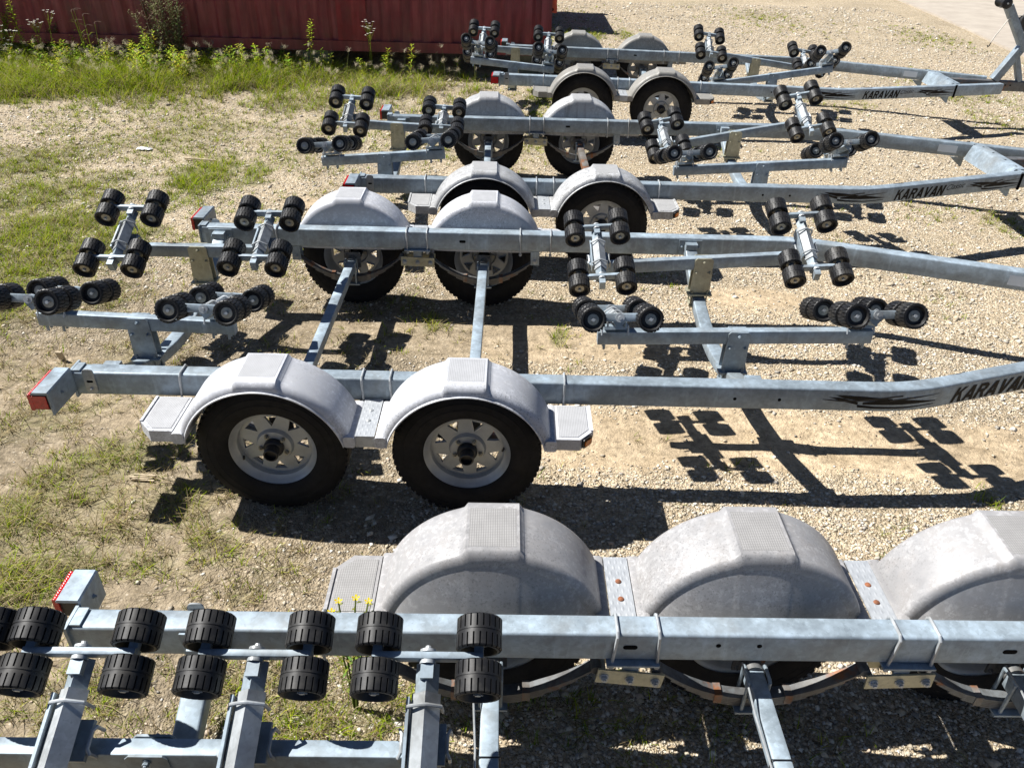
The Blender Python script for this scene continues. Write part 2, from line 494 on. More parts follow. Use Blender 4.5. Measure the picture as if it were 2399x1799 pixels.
def dirt_amount(x, y):
    return sstep(.6, -1.2, x-.25*(y-3))*sstep(6.5, 4.2, y)
def ground_z(x, y):
    z = (fbm(x, y, .9, 31)-.5)*.035+(fbm(x, y, 5, 37)-.5)*.016
    for yc, dp in ((3.50, .016), (3.36, .014)):
        z = z-dp*np.exp(-((y-yc-.015*np.sin(x*2.1))/.028)**2)*sstep(.2, .8, x)*sstep(4.4, 3.4, x)
    near = sstep(24, 16, np.hypot(x, y-6))
    return z*near - .004

xs = np.concatenate([[-300, -120, -50, -25, -16], np.arange(-11, 11.01, .07), [13, 17, 25, 50, 120, 300]])
ys = np.concatenate([[-120, -40, -12, -4, -1], np.arange(.2, 15.01, .07), np.arange(15.2, 24.1, .25), [26, 30, 40, 60, 120, 300]])
GX, GY = np.meshgrid(xs, ys)
GZ = ground_z(GX, GY)
nx, ny = len(xs), len(ys)
me = bpy.data.meshes.new('ground')
me.vertices.add(nx*ny)
me.vertices.foreach_set('co', np.stack([GX, GY, GZ], -1).astype(np.float32).ravel())
ii = (np.arange(ny-1)[:, None]*nx+np.arange(nx-1)[None]).ravel()
q = np.stack([ii, ii+1, ii+nx+1, ii+nx], -1)
me.loops.add(q.size); me.loops.foreach_set('vertex_index', q.ravel().astype(np.int32))
me.polygons.add(len(q)); me.polygons.foreach_set('loop_start', (np.arange(len(q))*4).astype(np.int32))
me.update(); me.validate()
me.shade_smooth()
ga, gd = grass_amount(GX.ravel(), GY.ravel())
col = np.stack([np.clip(ga, 0, 1), sand_amount(GX.ravel(), GY.ravel()), dirt_amount(GX.ravel(), GY.ravel()), np.ones(nx*ny)], -1)
ca = me.color_attributes.new('cover', 'FLOAT_COLOR', 'POINT')
ca.data.foreach_set('color', col.astype(np.float32).ravel())

n = NT('gravel_ground')
P = n.co(True)
at = n.n('Attribute'); at.attribute_name = 'cover'
sx = n.n('SeparateColor'); n.l(at.outputs['Color'], sx.inputs[0])
gr_, sa_, di_ = sx.outputs[0], sx.outputs[1], sx.outputs[2]
wp = n.n('VectorMath', operation='ADD')
wn_ = n.noise(30, 3, .5, P, 1)
ws = n.n('VectorMath', operation='SCALE'); ws.inputs['Scale'].default_value = .012
n.l(wn_, ws.inputs[0]); n.l(P, wp.inputs[0]); n.l(ws.outputs[0], wp.inputs[1])
PV = wp.outputs[0]
d1 = n.vor(46, PV); c1 = n.vor(46, PV, 'Color'); d2 = n.vor(105, PV); c2 = n.vor(105, PV, 'Color')
b1 = n.n('RGBToBW'); n.l(c1, b1.inputs[0]); b2 = n.n('RGBToBW'); n.l(c2, b2.inputs[0])
st1 = n.ramp(b1.outputs[0], [(.0, (.20, .155, .10)), (.3, (.40, .325, .22)), (.6, (.53, .455, .33)), (.8, (.68, .61, .49)), (1.0, (.36, .335, .30))])
st2 = n.ramp(b2.outputs[0], [(.0, (.25, .19, .12)), (.5, (.45, .37, .255)), (1.0, (.63, .54, .41))])
soil = n.ramp(n.noise(7, 4, .65, P), [(.3, (.34, .26, .165)), (.7, (.53, .42, .285))])
fsand = n.ramp(n.noise(160, 3, .7, P), [(.3, .75), (.7, 1.18)])
soil = n.mix(1.0, soil, fsand, 'MULTIPLY')
stone = n.mix(n.ramp(d1, [(.38, 0.0), (.55, 1.0)]), st1, st2)
gap = n.ramp(n.math('MINIMUM', n.math('ADD', d1, .12), d2), [(.42, 0.0), (.60, .75)])
stone = n.mix(gap, stone, soil)
big = n.noise(.9, 5, .6, P)
soilmask = n.ramp(n.math('ADD', n.math('MULTIPLY', sa_, 1.15), n.math('MULTIPLY', n.math('SUBTRACT', n.noise(3.2, 4, .7, P), .5), .9)), [(.22, 0.0), (.52, 1.0)])
c = n.mix(soilmask, stone, soil)
mud = n.ramp(n.noise(11, 4, .65, P), [(.32, (.155, .125, .082)), (.55, (.26, .21, .145)), (.75, (.37, .31, .225))])
mud = n.mix(n.ramp(d1, [(.16, .55), (.30, 0.0)]), mud, st1)
c = n.mix(n.math('MULTIPLY', di_, n.ramp(n.noise(2.0, 5, .65, P), [(.25, .55), (.6, 1.0)])), c, mud)
gm = n.ramp(n.math('ADD', gr_, n.math('MULTIPLY', n.math('SUBTRACT', n.noise(18, 5, .7, P), .5), .8)), [(.25, 0.0), (.8, .75)])
c = n.mix(gm, c, n.ramp(n.noise(40, 4, .6, P), [(.3, (.085, .095, .028)), (.7, (.20, .20, .075))]))
sp_ = n.ramp(n.noise(24, 4, .75, P), [(.32, .60), (.5, 1.0), (.68, 1.32)])
c = n.mix(1.0, c, sp_, 'MULTIPLY')
c = n.mix(1.0, c, n.ramp(big, [(.3, .82), (.7, 1.10)]), 'MULTIPLY')
hs = n.math('SUBTRACT', 1.0, n.math('MINIMUM', n.math('MULTIPLY', d1, 1.3), n.math('ADD', n.math('MULTIPLY', d2, .9), .15)))
hs = n.math('MULTIPLY', hs, n.math('SUBTRACT', 1.0, n.math('MULTIPLY', soilmask, .75)))
nb = n.bump(n.noise(55, 4, .7, P), .55, .012)
nb = n.bump(hs, .9, .016, nb)
n.set(Base_Color=c, Roughness=.9, Normal=nb)
n.b.inputs['Specular IOR Level'].default_value = .15
M['ground'] = n.m
me.materials.append(M['ground'])
ground = obj('ground', me); ground['kind'] = 'structure'

# concrete pad, far right
cp = MB()
e = [(10.6, 40), (9.67, 22.13), (9.49, 19.38), (9.2, 16.75), (8.98, 14.8), (8.3, 9.0)]
cp.prism(e+[(60, 9.0), (60, 40)], -.06, .03)
n = NT('concrete')
n.set(Base_Color=n.ramp(n.noise(2.2, 7, .65, n.co(True)), [(.3, (.33, .285, .235)), (.7, (.43, .38, .315))]), Roughness=.85, Normal=n.bump(n.noise(60, 4, .6, n.co(True)), .3, .004))
M['concrete'] = n.m
o = obj('concrete_pavement', cp.mesh('concrete_pavement', 'concrete')); o['kind'] = 'structure'

# ------------------------------------------------------------------ numpy meshes with a colour attribute
def np_mesh(name, verts, faces, tint_per_vert, mat, smooth=False):
    me = bpy.data.meshes.new(name)
    nv = len(verts); k = faces.shape[1]
    me.vertices.add(nv); me.vertices.foreach_set('co', verts.astype(np.float32).ravel())
    me.loops.add(faces.size); me.loops.foreach_set('vertex_index', faces.astype(np.int32).ravel())
    me.polygons.add(len(faces)); me.polygons.foreach_set('loop_start', (np.arange(len(faces))*k).astype(np.int32))
    me.update(); me.validate()
    a = me.color_attributes.new('tint', 'FLOAT_COLOR', 'POINT')
    a.data.foreach_set('color', np.concatenate([tint_per_vert, np.ones((nv, 1))], 1).astype(np.float32).ravel())
    if smooth: me.shade_smooth()
    me.materials.append(M[mat])
    return me

# pebbles (uncountable gravel)
def in_view(x, y, m=.35):
    d = np.stack([x, y, np.full_like(x, -HC)], -1)
    z = d@fw; u = np.abs(d@r2)/z; w = np.abs(d@u2)/z
    return (z > .3) & (u < (PW/2)/F+m*.6) & (w < (PH/2)/F+m*.6)
N = 620000
yy = 1.0+rng.random(N)**1.5*19.5
xx = (rng.random(N)*2-1)*(2.2+yy*.72)
keep = in_view(xx, yy, .2)
sa = sand_amount(xx, yy); di = dirt_amount(xx, yy); gg, _ = grass_amount(xx, yy)
clump = fbm(xx, yy, 1.6, 51)
p = (1-.94*np.clip(sa*1.5, 0, 1))*(1-.86*di)*(1-.5*np.clip(gg, 0, 1))*(.25+.75*sstep(.25, .6, clump))
keep &= rng.random(N) < p*.8
keep &= ~((xx > -7.4) & (xx < .5) & (yy > 12.2) & (yy < 14.7)) & (xx < 8.7)
xx, yy = xx[keep][:170000], yy[keep][:170000]
N = len(xx)
sz = np.clip(rng.lognormal(-5.28, .36, N), .0025, .013)*(1+.055*yy)
sz = np.where(rng.random(N) < .02, sz*2.1, sz)
iv = np.array([(1, 0, 0), (-1, 0, 0), (0, 1, 0), (0, -1, 0), (0, 0, 1), (0, 0, -1)], float)
jf = np.array([(0, 2, 4), (2, 1, 4), (1, 3, 4), (3, 0, 4), (2, 0, 5), (1, 2, 5), (3, 1, 5), (0, 3, 5)])
V = iv[None]*(1+(rng.random((N, 6, 1))-.5)*.6)+(rng.random((N, 6, 3))-.5)*.5
V = V*(sz[:, None, None]*np.stack([1+rng.random(N)*.5, .8+rng.random(N)*.3, .5+rng.random(N)*.35], -1)[:, None, :])
an = rng.random(N)*6.283; ca_, sa__ = np.cos(an), np.sin(an)
V = np.stack([V[..., 0]*ca_[:, None]-V[..., 1]*sa__[:, None], V[..., 0]*sa__[:, None]+V[..., 1]*ca_[:, None], V[..., 2]], -1)
V += np.stack([xx, yy, ground_z(xx, yy)+sz*.18], -1)[:, None, :]
pal = np.array([(.46, .38, .27), (.56, .48, .36), (.70, .63, .51), (.46, .39, .28), (.36, .33, .29), (.54, .42, .31), (.80, .75, .65), (.32, .27, .20)])
tc = pal[rng.integers(0, len(pal), N)]*(.8+.4*rng.random((N, 1)))
Fc = (jf[None]+(np.arange(N)*6)[:, None, None]).reshape(-1, 3)
o = obj('gravel', np_mesh('gravel', V.reshape(-1, 3), Fc, np.repeat(tc, 6, 0), 'pebble', True))
o['kind'] = 'stuff'; o['label'] = 'tan and grey loose gravel stones strewn over the yard'; o['category'] = 'gravel'

# grass blades
def blades(cx, cy, cz, h, lean, az, wd, cols, seg=2):
    """curved blades: root at c, height h, lean distance, azimuth az, width wd"""
    n = len(cx)
    dx, dy = np.cos(az), np.sin(az)
    px_, py_ = -dy, dx
    vs = []; cc = []
    for k in range(seg+1):
        t = k/seg
        w = wd*(1-t)**.7*.5+1e-5
        ox = dx*lean*t**1.7; oy = dy*lean*t**1.7; oz = h*t*(1-.12*t*lean/(h+1e-6))
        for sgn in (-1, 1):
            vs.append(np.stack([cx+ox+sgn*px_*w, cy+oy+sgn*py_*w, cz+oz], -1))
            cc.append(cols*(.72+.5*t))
    V = np.stack(vs, 1); Cc = np.stack(cc, 1)
    m = 2*(seg+1)
    base = np.arange(n)[:, None]*m
    f = np.concatenate([np.stack([base[:, 0]+2*k, base[:, 0]+2*k+1, base[:, 0]+2*k+3, base[:, 0]+2*k+2], -1) for k in range(seg)])
    return V.reshape(-1, 3), f, Cc.reshape(-1, 3)
NT_ = 150000
yy = .9+rng.random(NT_)**1.35*19
xx = (rng.random(NT_)*2-1)*(2.2+yy*.72)
g, dry = grass_amount(xx, yy)
far = sstep(14, 20, yy)
keep = in_view(xx, yy) & (rng.random(NT_) < g*(1-.2*far)*.85)
keep &= ~((xx > -7.1) & (xx < .5) & (yy > 12.25) & (yy < 14.7))
keep &= ~((xx > 8.7))
xx, yy, g, dry = xx[keep], yy[keep], g[keep], dry[keep]
nb_ = 8
bx = np.repeat(xx, nb_)+rng.normal(0, .016, len(xx)*nb_); by = np.repeat(yy, nb_)+rng.normal(0, .016, len(xx)*nb_)
gb = np.repeat(g, nb_); db = np.repeat(dry, nb_)
az = rng.random(len(bx))*6.283
nearc = sstep(9.5, 11.2, by)*sstep(.5, -1.5, bx)
hh = (.022+.045*rng.random(len(bx))*(.4+gb))*(1+2.6*nearc)*(.85+.35*np.repeat(rng.random(len(xx)), nb_))
isdry = rng.random(len(bx)) < (.18+.62*db)
green = np.array([(.22, .32, .012), (.32, .42, .015), (.15, .22, .012), (.42, .43, .04)])[rng.integers(0, 4, len(bx))]
straw = np.array([(.36, .29, .16), (.28, .21, .11), (.20, .16, .085), (.46, .39, .23)])[rng.integers(0, 4, len(bx))]
tint = np.where(isdry[:, None], straw, green)*(.75+.5*np.repeat(rng.random(len(xx)), nb_))[:, None]
lean = hh*(.5+rng.random(len(bx))*1.1)*(1+.7*isdry)
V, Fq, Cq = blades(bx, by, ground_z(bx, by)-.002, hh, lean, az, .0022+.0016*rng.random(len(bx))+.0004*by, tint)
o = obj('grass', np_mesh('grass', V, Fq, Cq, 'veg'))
o['kind'] = 'stuff'; o['label'] = 'short yellowing grass and dry straw growing in patches through the gravel'; o['category'] = 'grass'

# pale fluffy foxtail grass in front of the red container
nf = 620
fx = rng.uniform(-7.6, -.3, nf); fy = rng.uniform(10.9, 12.05, nf)
wgt = np.exp(-((fx+5.6)/1.7)**2)+.45*np.exp(-((fx+2.9)/1.0)**2)+.25*np.exp(-((fx+1.2)/.6)**2)
k = rng.random(nf) < wgt
fx, fy = fx[k], fy[k]; nf = len(fx)
az = rng.random(nf)*6.283; h = rng.uniform(.18, .50, nf); le = h*rng.uniform(.15, .5, nf)
V1, F1, C1 = blades(fx, fy, np.zeros(nf), h, le, az, np.full(nf, .006), np.tile([(.24, .27, .09)], (nf, 1)), 3)
tipx, tipy, tipz = fx+np.cos(az)*le, fy+np.sin(az)*le, h*.94
nh = 30
ax = np.repeat(az, nh)+rng.normal(0, .75, nf*nh)
hx = np.repeat(tipx, nh)-np.cos(np.repeat(az, nh))*rng.random(nf*nh)*.04; hy = np.repeat(tipy, nh)-np.sin(np.repeat(az, nh))*rng.random(nf*nh)*.04
hz = np.repeat(tipz, nh)+rng.uniform(-.03, .01, nf*nh)
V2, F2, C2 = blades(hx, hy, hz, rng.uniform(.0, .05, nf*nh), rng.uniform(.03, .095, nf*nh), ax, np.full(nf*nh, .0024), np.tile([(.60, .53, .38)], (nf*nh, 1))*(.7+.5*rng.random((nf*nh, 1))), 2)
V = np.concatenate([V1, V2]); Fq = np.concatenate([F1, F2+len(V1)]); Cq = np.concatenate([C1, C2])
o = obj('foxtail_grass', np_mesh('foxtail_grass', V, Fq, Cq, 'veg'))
o['kind'] = 'stuff'; o['label'] = 'pale fluffy foxtail grass standing along the red container'; o['category'] = 'grass'

# ------------------------------------------------------------------ trailer parts
WO, RW, ZT, RH = .9208, .0806, .606, .122      # rail outer face, width, top, height
XR, XB, SL = -1.389, 2.53, .3306               # rail rear end, bend, slope in plan after it
XE = 4.62                                      # rail front end at the tongue
AX = .4445                                     # half axle spacing
WHEEL_R = .344

def rail_path():
    """plan points of the outer face (x, y) with a smooth bend"""
    x0, ang = XB-.17, math.atan(SL)
    pts = [(XR, WO), (0, WO), (x0, WO)]
    Rb = .17/math.tan(ang/2)
    for k in range(1, 9):
        a = ang*k/8
        pts.append((x0+Rb*math.sin(a), WO-Rb*(1-math.cos(a))))
    xl, yl = pts[-1]
    pts.append((XE, yl-SL*(XE-xl)))
    return pts
RP = rail_path()
RS = [0.0]
for a, b in zip(RP, RP[1:]): RS.append(RS[-1]+math.hypot(b[0]-a[0], b[1]-a[1]))
def rail_at(s):
    """arc length measured as x up to the bend -> point, outward normal (for the +y rail)"""
    s = s-XR
    for i in range(len(RP)-1):
        if s <= RS[i+1] or i == len(RP)-2:
            t = (s-RS[i])/(RS[i+1]-RS[i]); a, b = RP[i], RP[i+1]
            tx, ty = (b[0]-a[0]), (b[1]-a[1]); L = math.hypot(tx, ty); tx /= L; ty /= L
            return (a[0]+(b[0]-a[0])*t, a[1]+(b[1]-a[1])*t), (-ty, tx)

CACHE = {}
def cached(key, fn):
    if key not in CACHE: CACHE[key] = fn()
    return CACHE[key]

def m_rail(side, xr=XR, straight=None):
    b = MB()
    if straight is None:
        pth = [Vector((x, side*y, ZT-RH/2)) for x, y in RP]
        ctr = []
        for i, (x, y) in enumerate(RP):
            s = XR+RS[i]+(1e-4 if i == 0 else -1e-4)
            _, nn = rail_at(s)
            _, n2 = rail_at(s+2e-4) if 0 < i < len(RP)-1 else (None, nn)
            m = Vector((nn[0]+n2[0], nn[1]+n2[1], 0)).normalized()
            ctr.append((x-m.x*RW/2, side*(y-m.y*RW/2), ZT-RH/2))
    else:
        ctr = [(xr, side*(WO-RW/2), ZT-RH/2), (straight, side*(WO-RW/2), ZT-RH/2)]
    b.sweep(ctr, rrect(RW, RH, .010, 3))
    return b.mesh('rail', 'galv')

def m_slot(w, h):  # flat black plate on the surface, the slot's shade painted in
    b = MB()
    pts = rrect(w, h, min(w, h)/2-.0005, 6)
    b.prism(pts, -.0006, .0012)
    return b.mesh('slot', 'hole')

def m_ubolt(r=.0055):
    """inverted U over a rail, rail centred at the origin"""
    b = MB()
    w, t = RW/2+r+.001, RH/2+r+.001
    pts = [(0, -w, -RH/2-.03), (0, -w, t-.012), (0, -w+.012, t), (0, w-.012, t), (0, w, t-.012), (0, w, -RH/2-.03)]
    b.tube(pts, r, 10, upv=(1, 0, 0))
    b.cyl((0, -w, -RH/2-.024), (0, -w, -RH/2-.014), .0105, 6)
    b.cyl((0, w, -RH/2-.024), (0, w, -RH/2-.014), .0105, 6)
    return b.mesh('u_bolt', 'galv_bright')

def m_tieplate(L):
    b = MB()
    b.box(-L/2, L/2, -RW/2-.022, RW/2+.022, -.007, 0)
    return b.mesh('tie_plate', 'galv')

def cm_z(y): return .34+.34*y*y
def m_cross():
    b = MB()
    ys = np.linspace(-.845, .845, 31)
    b.sweep([(0, y, cm_z(y)-.032) for y in ys], rrect(.078, .062, .009, 3))
    for s in (-1, 1):   # end plates bolted to the rails, with an upright tab
        y = s*(WO-RW-.004)
        b.box(-.075, .075, min(y, y-s*.007), max(y, y-s*.007), ZT-.105, ZT-.010)
        b.box(-.037, .037, min(y-s*.007, y-s*.06), max(y-s*.007, y-s*.06), ZT-.075, ZT-.02, c=.006)
        for dx in (-.055, .055): b.bolt((dx, y-s*.007, ZT-.055), (0, -s, 0), .008)
    return b.mesh('cross_member', 'galv')

BW, BH = .050, .075
def m_bunk(L):
    b = MB()
    b.sweep([(-L/2, 0, 0), (L/2, 0, 0)], rrect(BW, BH, .006, 2))
    for sx_ in (-1, 1):
        for dx in (.035, .115):    # clamp bolts hanging below the ends
            for sy in (-1, 1): b.cyl((sx_*(L/2-dx), sy*.015, -BH/2-.028), (sx_*(L/2-dx), sy*.015, -BH/2), .007, 8)
    return b.mesh('bunk_beam', 'galv')

def m_bracket(mat):
    """origin on the bunk pivot: two side plates down to a clamp on the cross member"""
    b = MB()
    zb = cm_z(.45)-.652+BH/2     # cross member top relative to bunk centre
    for s in (-1, 1):
        y = s*(BW/2+.004)
        pl = [(-.060, zb+.004), (.060, zb+.004), (.060, zb+.05), (.056, .024), (.044, .036), (-.044, .036), (-.056, .024), (-.060, zb+.05)]
        vs = [(x, y-.0035, z) for x, z in pl]+[(x, y+.0035, z) for x, z in pl]
        m = len(pl)
        b.add(vs, [tuple(range(m))[::-1], tuple(range(m, 2*m))]+[(k, (k+1) % m, m+(k+1) % m, m+k) for k in range(m)])
        b.bolt((0, y+s*.0035, .012), (0, s, 0), .009)
        for dx in (-.04, .04): b.bolt((dx, y+s*.0035, -.055), (0, s, 0), .007)
    b.box(-.075, .075, -.052, .052, zb+.001, zb+.011)
    b.box(-.052, .052, -.046, .046, zb-.078, zb-.066)
    for dx in (-.046, .046):
        for dy in (-.034, .034):
            b.cyl((dx, dy, zb-.085), (dx, dy, zb+.03), .005, 8); b.cyl((dx, dy, zb+.011), (dx, dy, zb+.021), .0095, 6)
    return b.mesh('bunk_bracket', mat)

RD, RWD = .124, .088     # roller diameter, width
def m_roller():
    """axis along y; ribbed rubber with recessed ends, washers and a pin"""
    b = MB()
    NP, R0, W = 22, RD/2, RWD
    rows = [(-W/2, .93), (-W/2+.004, 1), (-W/2+.0045, 1), (-.0085, 1), (-.0080, 1), (-.0025, 1), (-.0020, .975), (.0020, .975), (.0025, 1), (.0080, 1), (.0085, 1), (W/2-.0045, 1), (W/2-.004, 1), (W/2, .93)]
    marks = (0, .02, .24, .26, .5, .52, .74, .76)
    vs = []
    for k in range(NP):
        for u in marks:
            a = 2*math.pi*(k+u)/NP
            for i, (y, sc) in enumerate(rows):
                r = R0*sc
                if (i <= 3 and .01 < u < .25) or (i >= 10 and .51 < u < .75): r -= .006
                vs.append((r*math.cos(a), y, r*math.sin(a)))
    m = len(rows); fs = []; NA = NP*len(marks)
    for k in range(NA):
        k2 = (k+1) % NA
        for i in range(m-1): fs.append((k*m+i, k*m+i+1, k2*m+i+1, k2*m+i))
    b.add(vs, fs, 0)
    for s in (-1, 1):     # end faces: rim, recess, washer
        b.lathe([(R0*.90, s*W/2), (R0*.80, s*(W/2+.0005)), (R0*.74, s*(W/2-.006)), (R0*.66, s*(W/2-.020)), (.0, s*(W/2-.021))], 36, 0)
        b.lathe([(.027, s*(W/2-.0205)), (.027, s*(W/2-.017)), (.012, s*(W/2-.015)), (0, s*(W/2-.0148))], 20, 1)
        b.cyl((0, s*(W/2-.016), 0), (0, s*(W/2-.004), 0), .008, 10, 2)
        b.box(-.012, .014, min(s*(W/2-.009), s*(W/2-.006)), max(s*(W/2-.009), s*(W/2-.006)), -.002, .002, 2)
    return b.mesh('roller', ['rubber', 'washer', 'galv_bright'], 30)

HD, RX, RY = .205, .136, .060     # head offset along the arm, roller offsets
def m_carriage():
    """arm along local y (outer, higher end +y), heads at +-HD"""
    b = MB()
    dia = [(.0, .031), (-.031, 0), (0, -.031), (.031, 0)]
    b.sweep([(0, -HD-.012, -.026), (0, HD-.012, -.026)], dia, mi=0)          # square tube standing on edge
    saddle = [(.0, .026), (.034, -.008), (.038, -.004), (.0, .033), (-.038, -.004), (-.034, -.008)]
    b.sweep([(0, -.125, -.020), (0, .115, -.020)], saddle, mi=1)                # angle cover
    b.box(-.050, -.042, -.105, .105, -.066, -.008, 0)                        # clamp plate
    for y in (-.085, .080):                                                  # clamp bolts over the arm
        b.tube([(-.047, y, -.068), (-.047, y, -.010), (-.041, y, -.002), (-.006, y, .0195), (.006, y, .0195), (.041, y, -.002), (.043, y, -.012), (.043, y, -.062)], .005, 8, 2, upv=(0, 1, 0))
    b.box(-.055, .055, -.050, .050, -.080, -.062, 0)                         # base plate on the bunk
    for dx in (-.066, .066):
        b.tube([(dx, -.033, -.11), (dx, -.033, -.063), (dx*.9, -.022, -.056), (dx*.9, .022, -.056), (dx, .033, -.063), (dx, .033, -.11)], .005, 8, 2, upv=(1, 0, 0))
    for s in (-1, 1):
        y = s*HD
        b.box(-RX-.012, RX+.012, y-.0095, y+.0095, -.020, .020, 0, c=.003)      # head bar
        b.cyl((0, y-.036, 0), (0, y+.028, 0), .0085, 10, 2)                   # pivot bolt
        b.cyl((0, y+.0105, 0), (0, y+.018, 0), .022, 16, 2); b.cyl((0, y-.020, 0), (0, y-.0105, 0), .022, 16, 2)
        b.cyl((0, y-.036, 0), (0, y-.026, 0), .0135, 6, 2)
        b.box(-.017, .017, y-.058, y-.022, -.046, .013, 0)                     # ear that carries the pivot
        for sx_ in (-1, 1):
            b.box(sx_*RX-.013, sx_*RX+.013, y-.030, y+.030, -.0115, .0115, 0, c=.003)
            b.cyl((sx_*RX, y-RY-RWD/2+.01, 0), (sx_*RX, y+RY+RWD/2-.01, 0), .0075, 8, 2)
    return b.mesh('roller_carriage', ['galv', 'galv_bright', 'galv_bright'])

# ---- wheels: axis along y, outer side +y
def m_rim():
    b = MB()
    prof = [(.207, .0765), (.2085, .073), (.203, .069), (.196, .064), (.190, .052), (.172, .040), (.168, .014), (.180, -.010), (.190, -.050), (.200, -.064), (.2085, -.069), (.2085, -.076)]
    b.lathe(prof, 56, 0)
    def dz(r): return .016+(.155-r)*.10+(.014 if r < .085 else 0)
    P_ = lambda r, a: (r*math.cos(a), dz(r), r*math.sin(a))
    for k in range(8):
        a = 2*math.pi*(k+.5)/8
        h = math.pi/8
        O = [P_(.171, a-h), P_(.171, a-h*.5), P_(.171, a+h*.5), P_(.171, a+h)]
        B1, B2, A_ = P_(.153, a-.20), P_(.153, a+.20), P_(.099, a)
        I = [P_(.086, a-h), P_(.086, a), P_(.086, a+h)]
        vs = O+[B1, B2, A_]+I
        b.add(vs, [(0, 1, 4), (1, 2, 5, 4), (2, 3, 5), (0, 4, 6, 7), (7, 6, 8), (6, 5, 3, 9), (6, 9, 8)], 0)
        dn = [(p[0]*.985, p[1]-.016, p[2]*.985) for p in (B1, B2, A_)]
        b.add([B1, B2, A_]+dn, [(0, 1, 4, 3), (1, 2, 5, 4), (2, 0, 3, 5)], 0)
    b.lathe([(.0865, dz(.086)), (.078, dz(.07)+.002), (.060, dz(.05)+.003), (.038, dz(.05))], 40, 0)
    b.tube([(.172, .030, .0), (.168, .040, 0), (.163, .056, 0)], .0055, 8, 1)
    return b.mesh('wheel', ['rim', 'black'], 30)
def m_tyre():
    b = MB()
    half = [(.200, .072), (.212, .082), (.235, .0910), (.258, .0936), (.2585, .0946), (.2625, .0946), (.263, .0934), (.290, .0915), (.2905, .0926), (.294, .0924), (.2945, .0908), (.312, .0865), (.326, .081), (.334, .075), (.3405, .066), (.3425, .050), (.336, .0495), (.336, .044), (.3435, .0435), (.344, .022), (.3375, .0215), (.3375, .016), (.344, .0155), (.344, 0)]
    prof = half+[(r, -y) for r, y in half[::-1][1:]]
    b.lathe(prof, 72, 0)
    for k in range(60):                       # shoulder blocks
        a = 2*math.pi*k/60
        T = Matrix.Rotation(-a, 4, 'Y')
        for s in (-1, 1):
            b.box(.331, .3425, min(s*.060, s*.077), max(s*.060, s*.077), -.010, .010, 0, T=T)
    return b.mesh('tyre', 'tyre', 30)
def m_hub():
    b = MB()
    b.lathe([(.046, .015), (.046, .062), (.040, .070), (.034, .072)], 28, 0)
    b.lathe([(.034, .068), (.0335, .112), (.030, .116), (.0265, .116), (.0262, .092), (0, .090)], 28, 0)
    for k in range(5):
        a = 2*math.pi*k/5+.3
        p = (.062*math.cos(a), .030, .062*math.sin(a))
        b.cyl(p, (p[0], .042, p[2]), .0135, 12, 1); b.cyl((p[0], .042, p[2]), (p[0], .056, p[2]), .0105, 6, 1); b.cyl((p[0], .056, p[2]), (p[0], .063, p[2]), .006, 8, 1)
    return b.mesh('hub', ['hub', 'washer'])

# ---- fender: centred on its wheel in x, outer side +y, y measured from the trailer centreline
def m_fender(mat, pad, flare=.016):
    b = MB()
    zc, R1, yi, yo = .362, .398, .956, 1.222
    na = 72
    ang0 = math.asin((.452-zc)/R1)
    open_r = .358
    vs = []; m = None
    for k in range(na+1):
        th = ang0+(math.pi-2*ang0)*k/na
        x, z = R1*math.cos(th), zc+R1*math.sin(th)
        # raised flat step on top
        ax = abs(x)
        lift = 0.0
        if ax < .104:
            flat = .769
            t = max(0, min(1, (.104-ax)/.014)); lift = (flat-z)*t
        z1 = z+lift
        dxn, dzn = math.cos(th), math.sin(th)
        if ax < .104: dxn, dzn = dxn*(1-t*.95), 1.0*(t)+dzn*(1-t)
        rr = .045
        sec = []
        for q in range(6):       # inner rounded edge
            a = R(90*q/5); sec.append((yi+rr*(1-math.sin(a))*.6, -(rr*(1-math.cos(R(90-90*q/5))))))
        sec = [(yi, -rr)]+[(yi+rr*.55*(1-math.cos(R(18*q))), -rr*(1-math.sin(R(18*q)))) for q in range(1, 6)]
        sec += [(yo-.034*(1-math.sin(R(18*q))), -.036*(1-math.cos(R(18*q)))) for q in range(0, 6)]
        pts = [(x+dxn*d, y, (z+lift*min(1, q_/5.0))+dzn*d) for q_, (y, d) in enumerate(sec)]
        xo, zo = (open_r)*math.cos(th), zc+open_r*math.sin(th)
        zo = max(zo, .440) if k in (0, na) else zo
        pts += [(xo*1.02, yo+.001, zo+.006), (xo*1.01, yo+.009, zo+.003), (xo, yo+.008, zo-.002), (xo, yo-.006, zo-.003)]
        m = len(pts); vs += pts
    fs = [(k*m+i, k*m+i+1, (k+1)*m+i+1, (k+1)*m+i) for k in range(na) for i in range(m-1)]
    b.add(vs, fs, 0)
    # inner wall below the edge
    wv = []; 
    for k in range(na+1):
        p = vs[k*m]; wv += [p, (p[0], p[1]-flare*(max(0, math.sin(ang0+(math.pi-2*ang0)*k/na)-.2)/.8)**.8, .43)]
    b.add(wv, [(2*k, 2*k+1, 2*k+3, 2*k+2) for k in range(na)], 0)
    # feet
    for s in (-1, 1):
        x0, x1 = sorted((s*.350, s*.402))
        b.box(x0, x1, .942-flare*.9+.014, yo+.004, .440, .497, 0, c=.012)
    me = b.mesh('fender', mat, 38)
    return me
def m_pad(mat):
    b = MB(); b.box(-.078, .078, .992, 1.172, .7688, .7696)
    return b.mesh('tread_pad', mat)
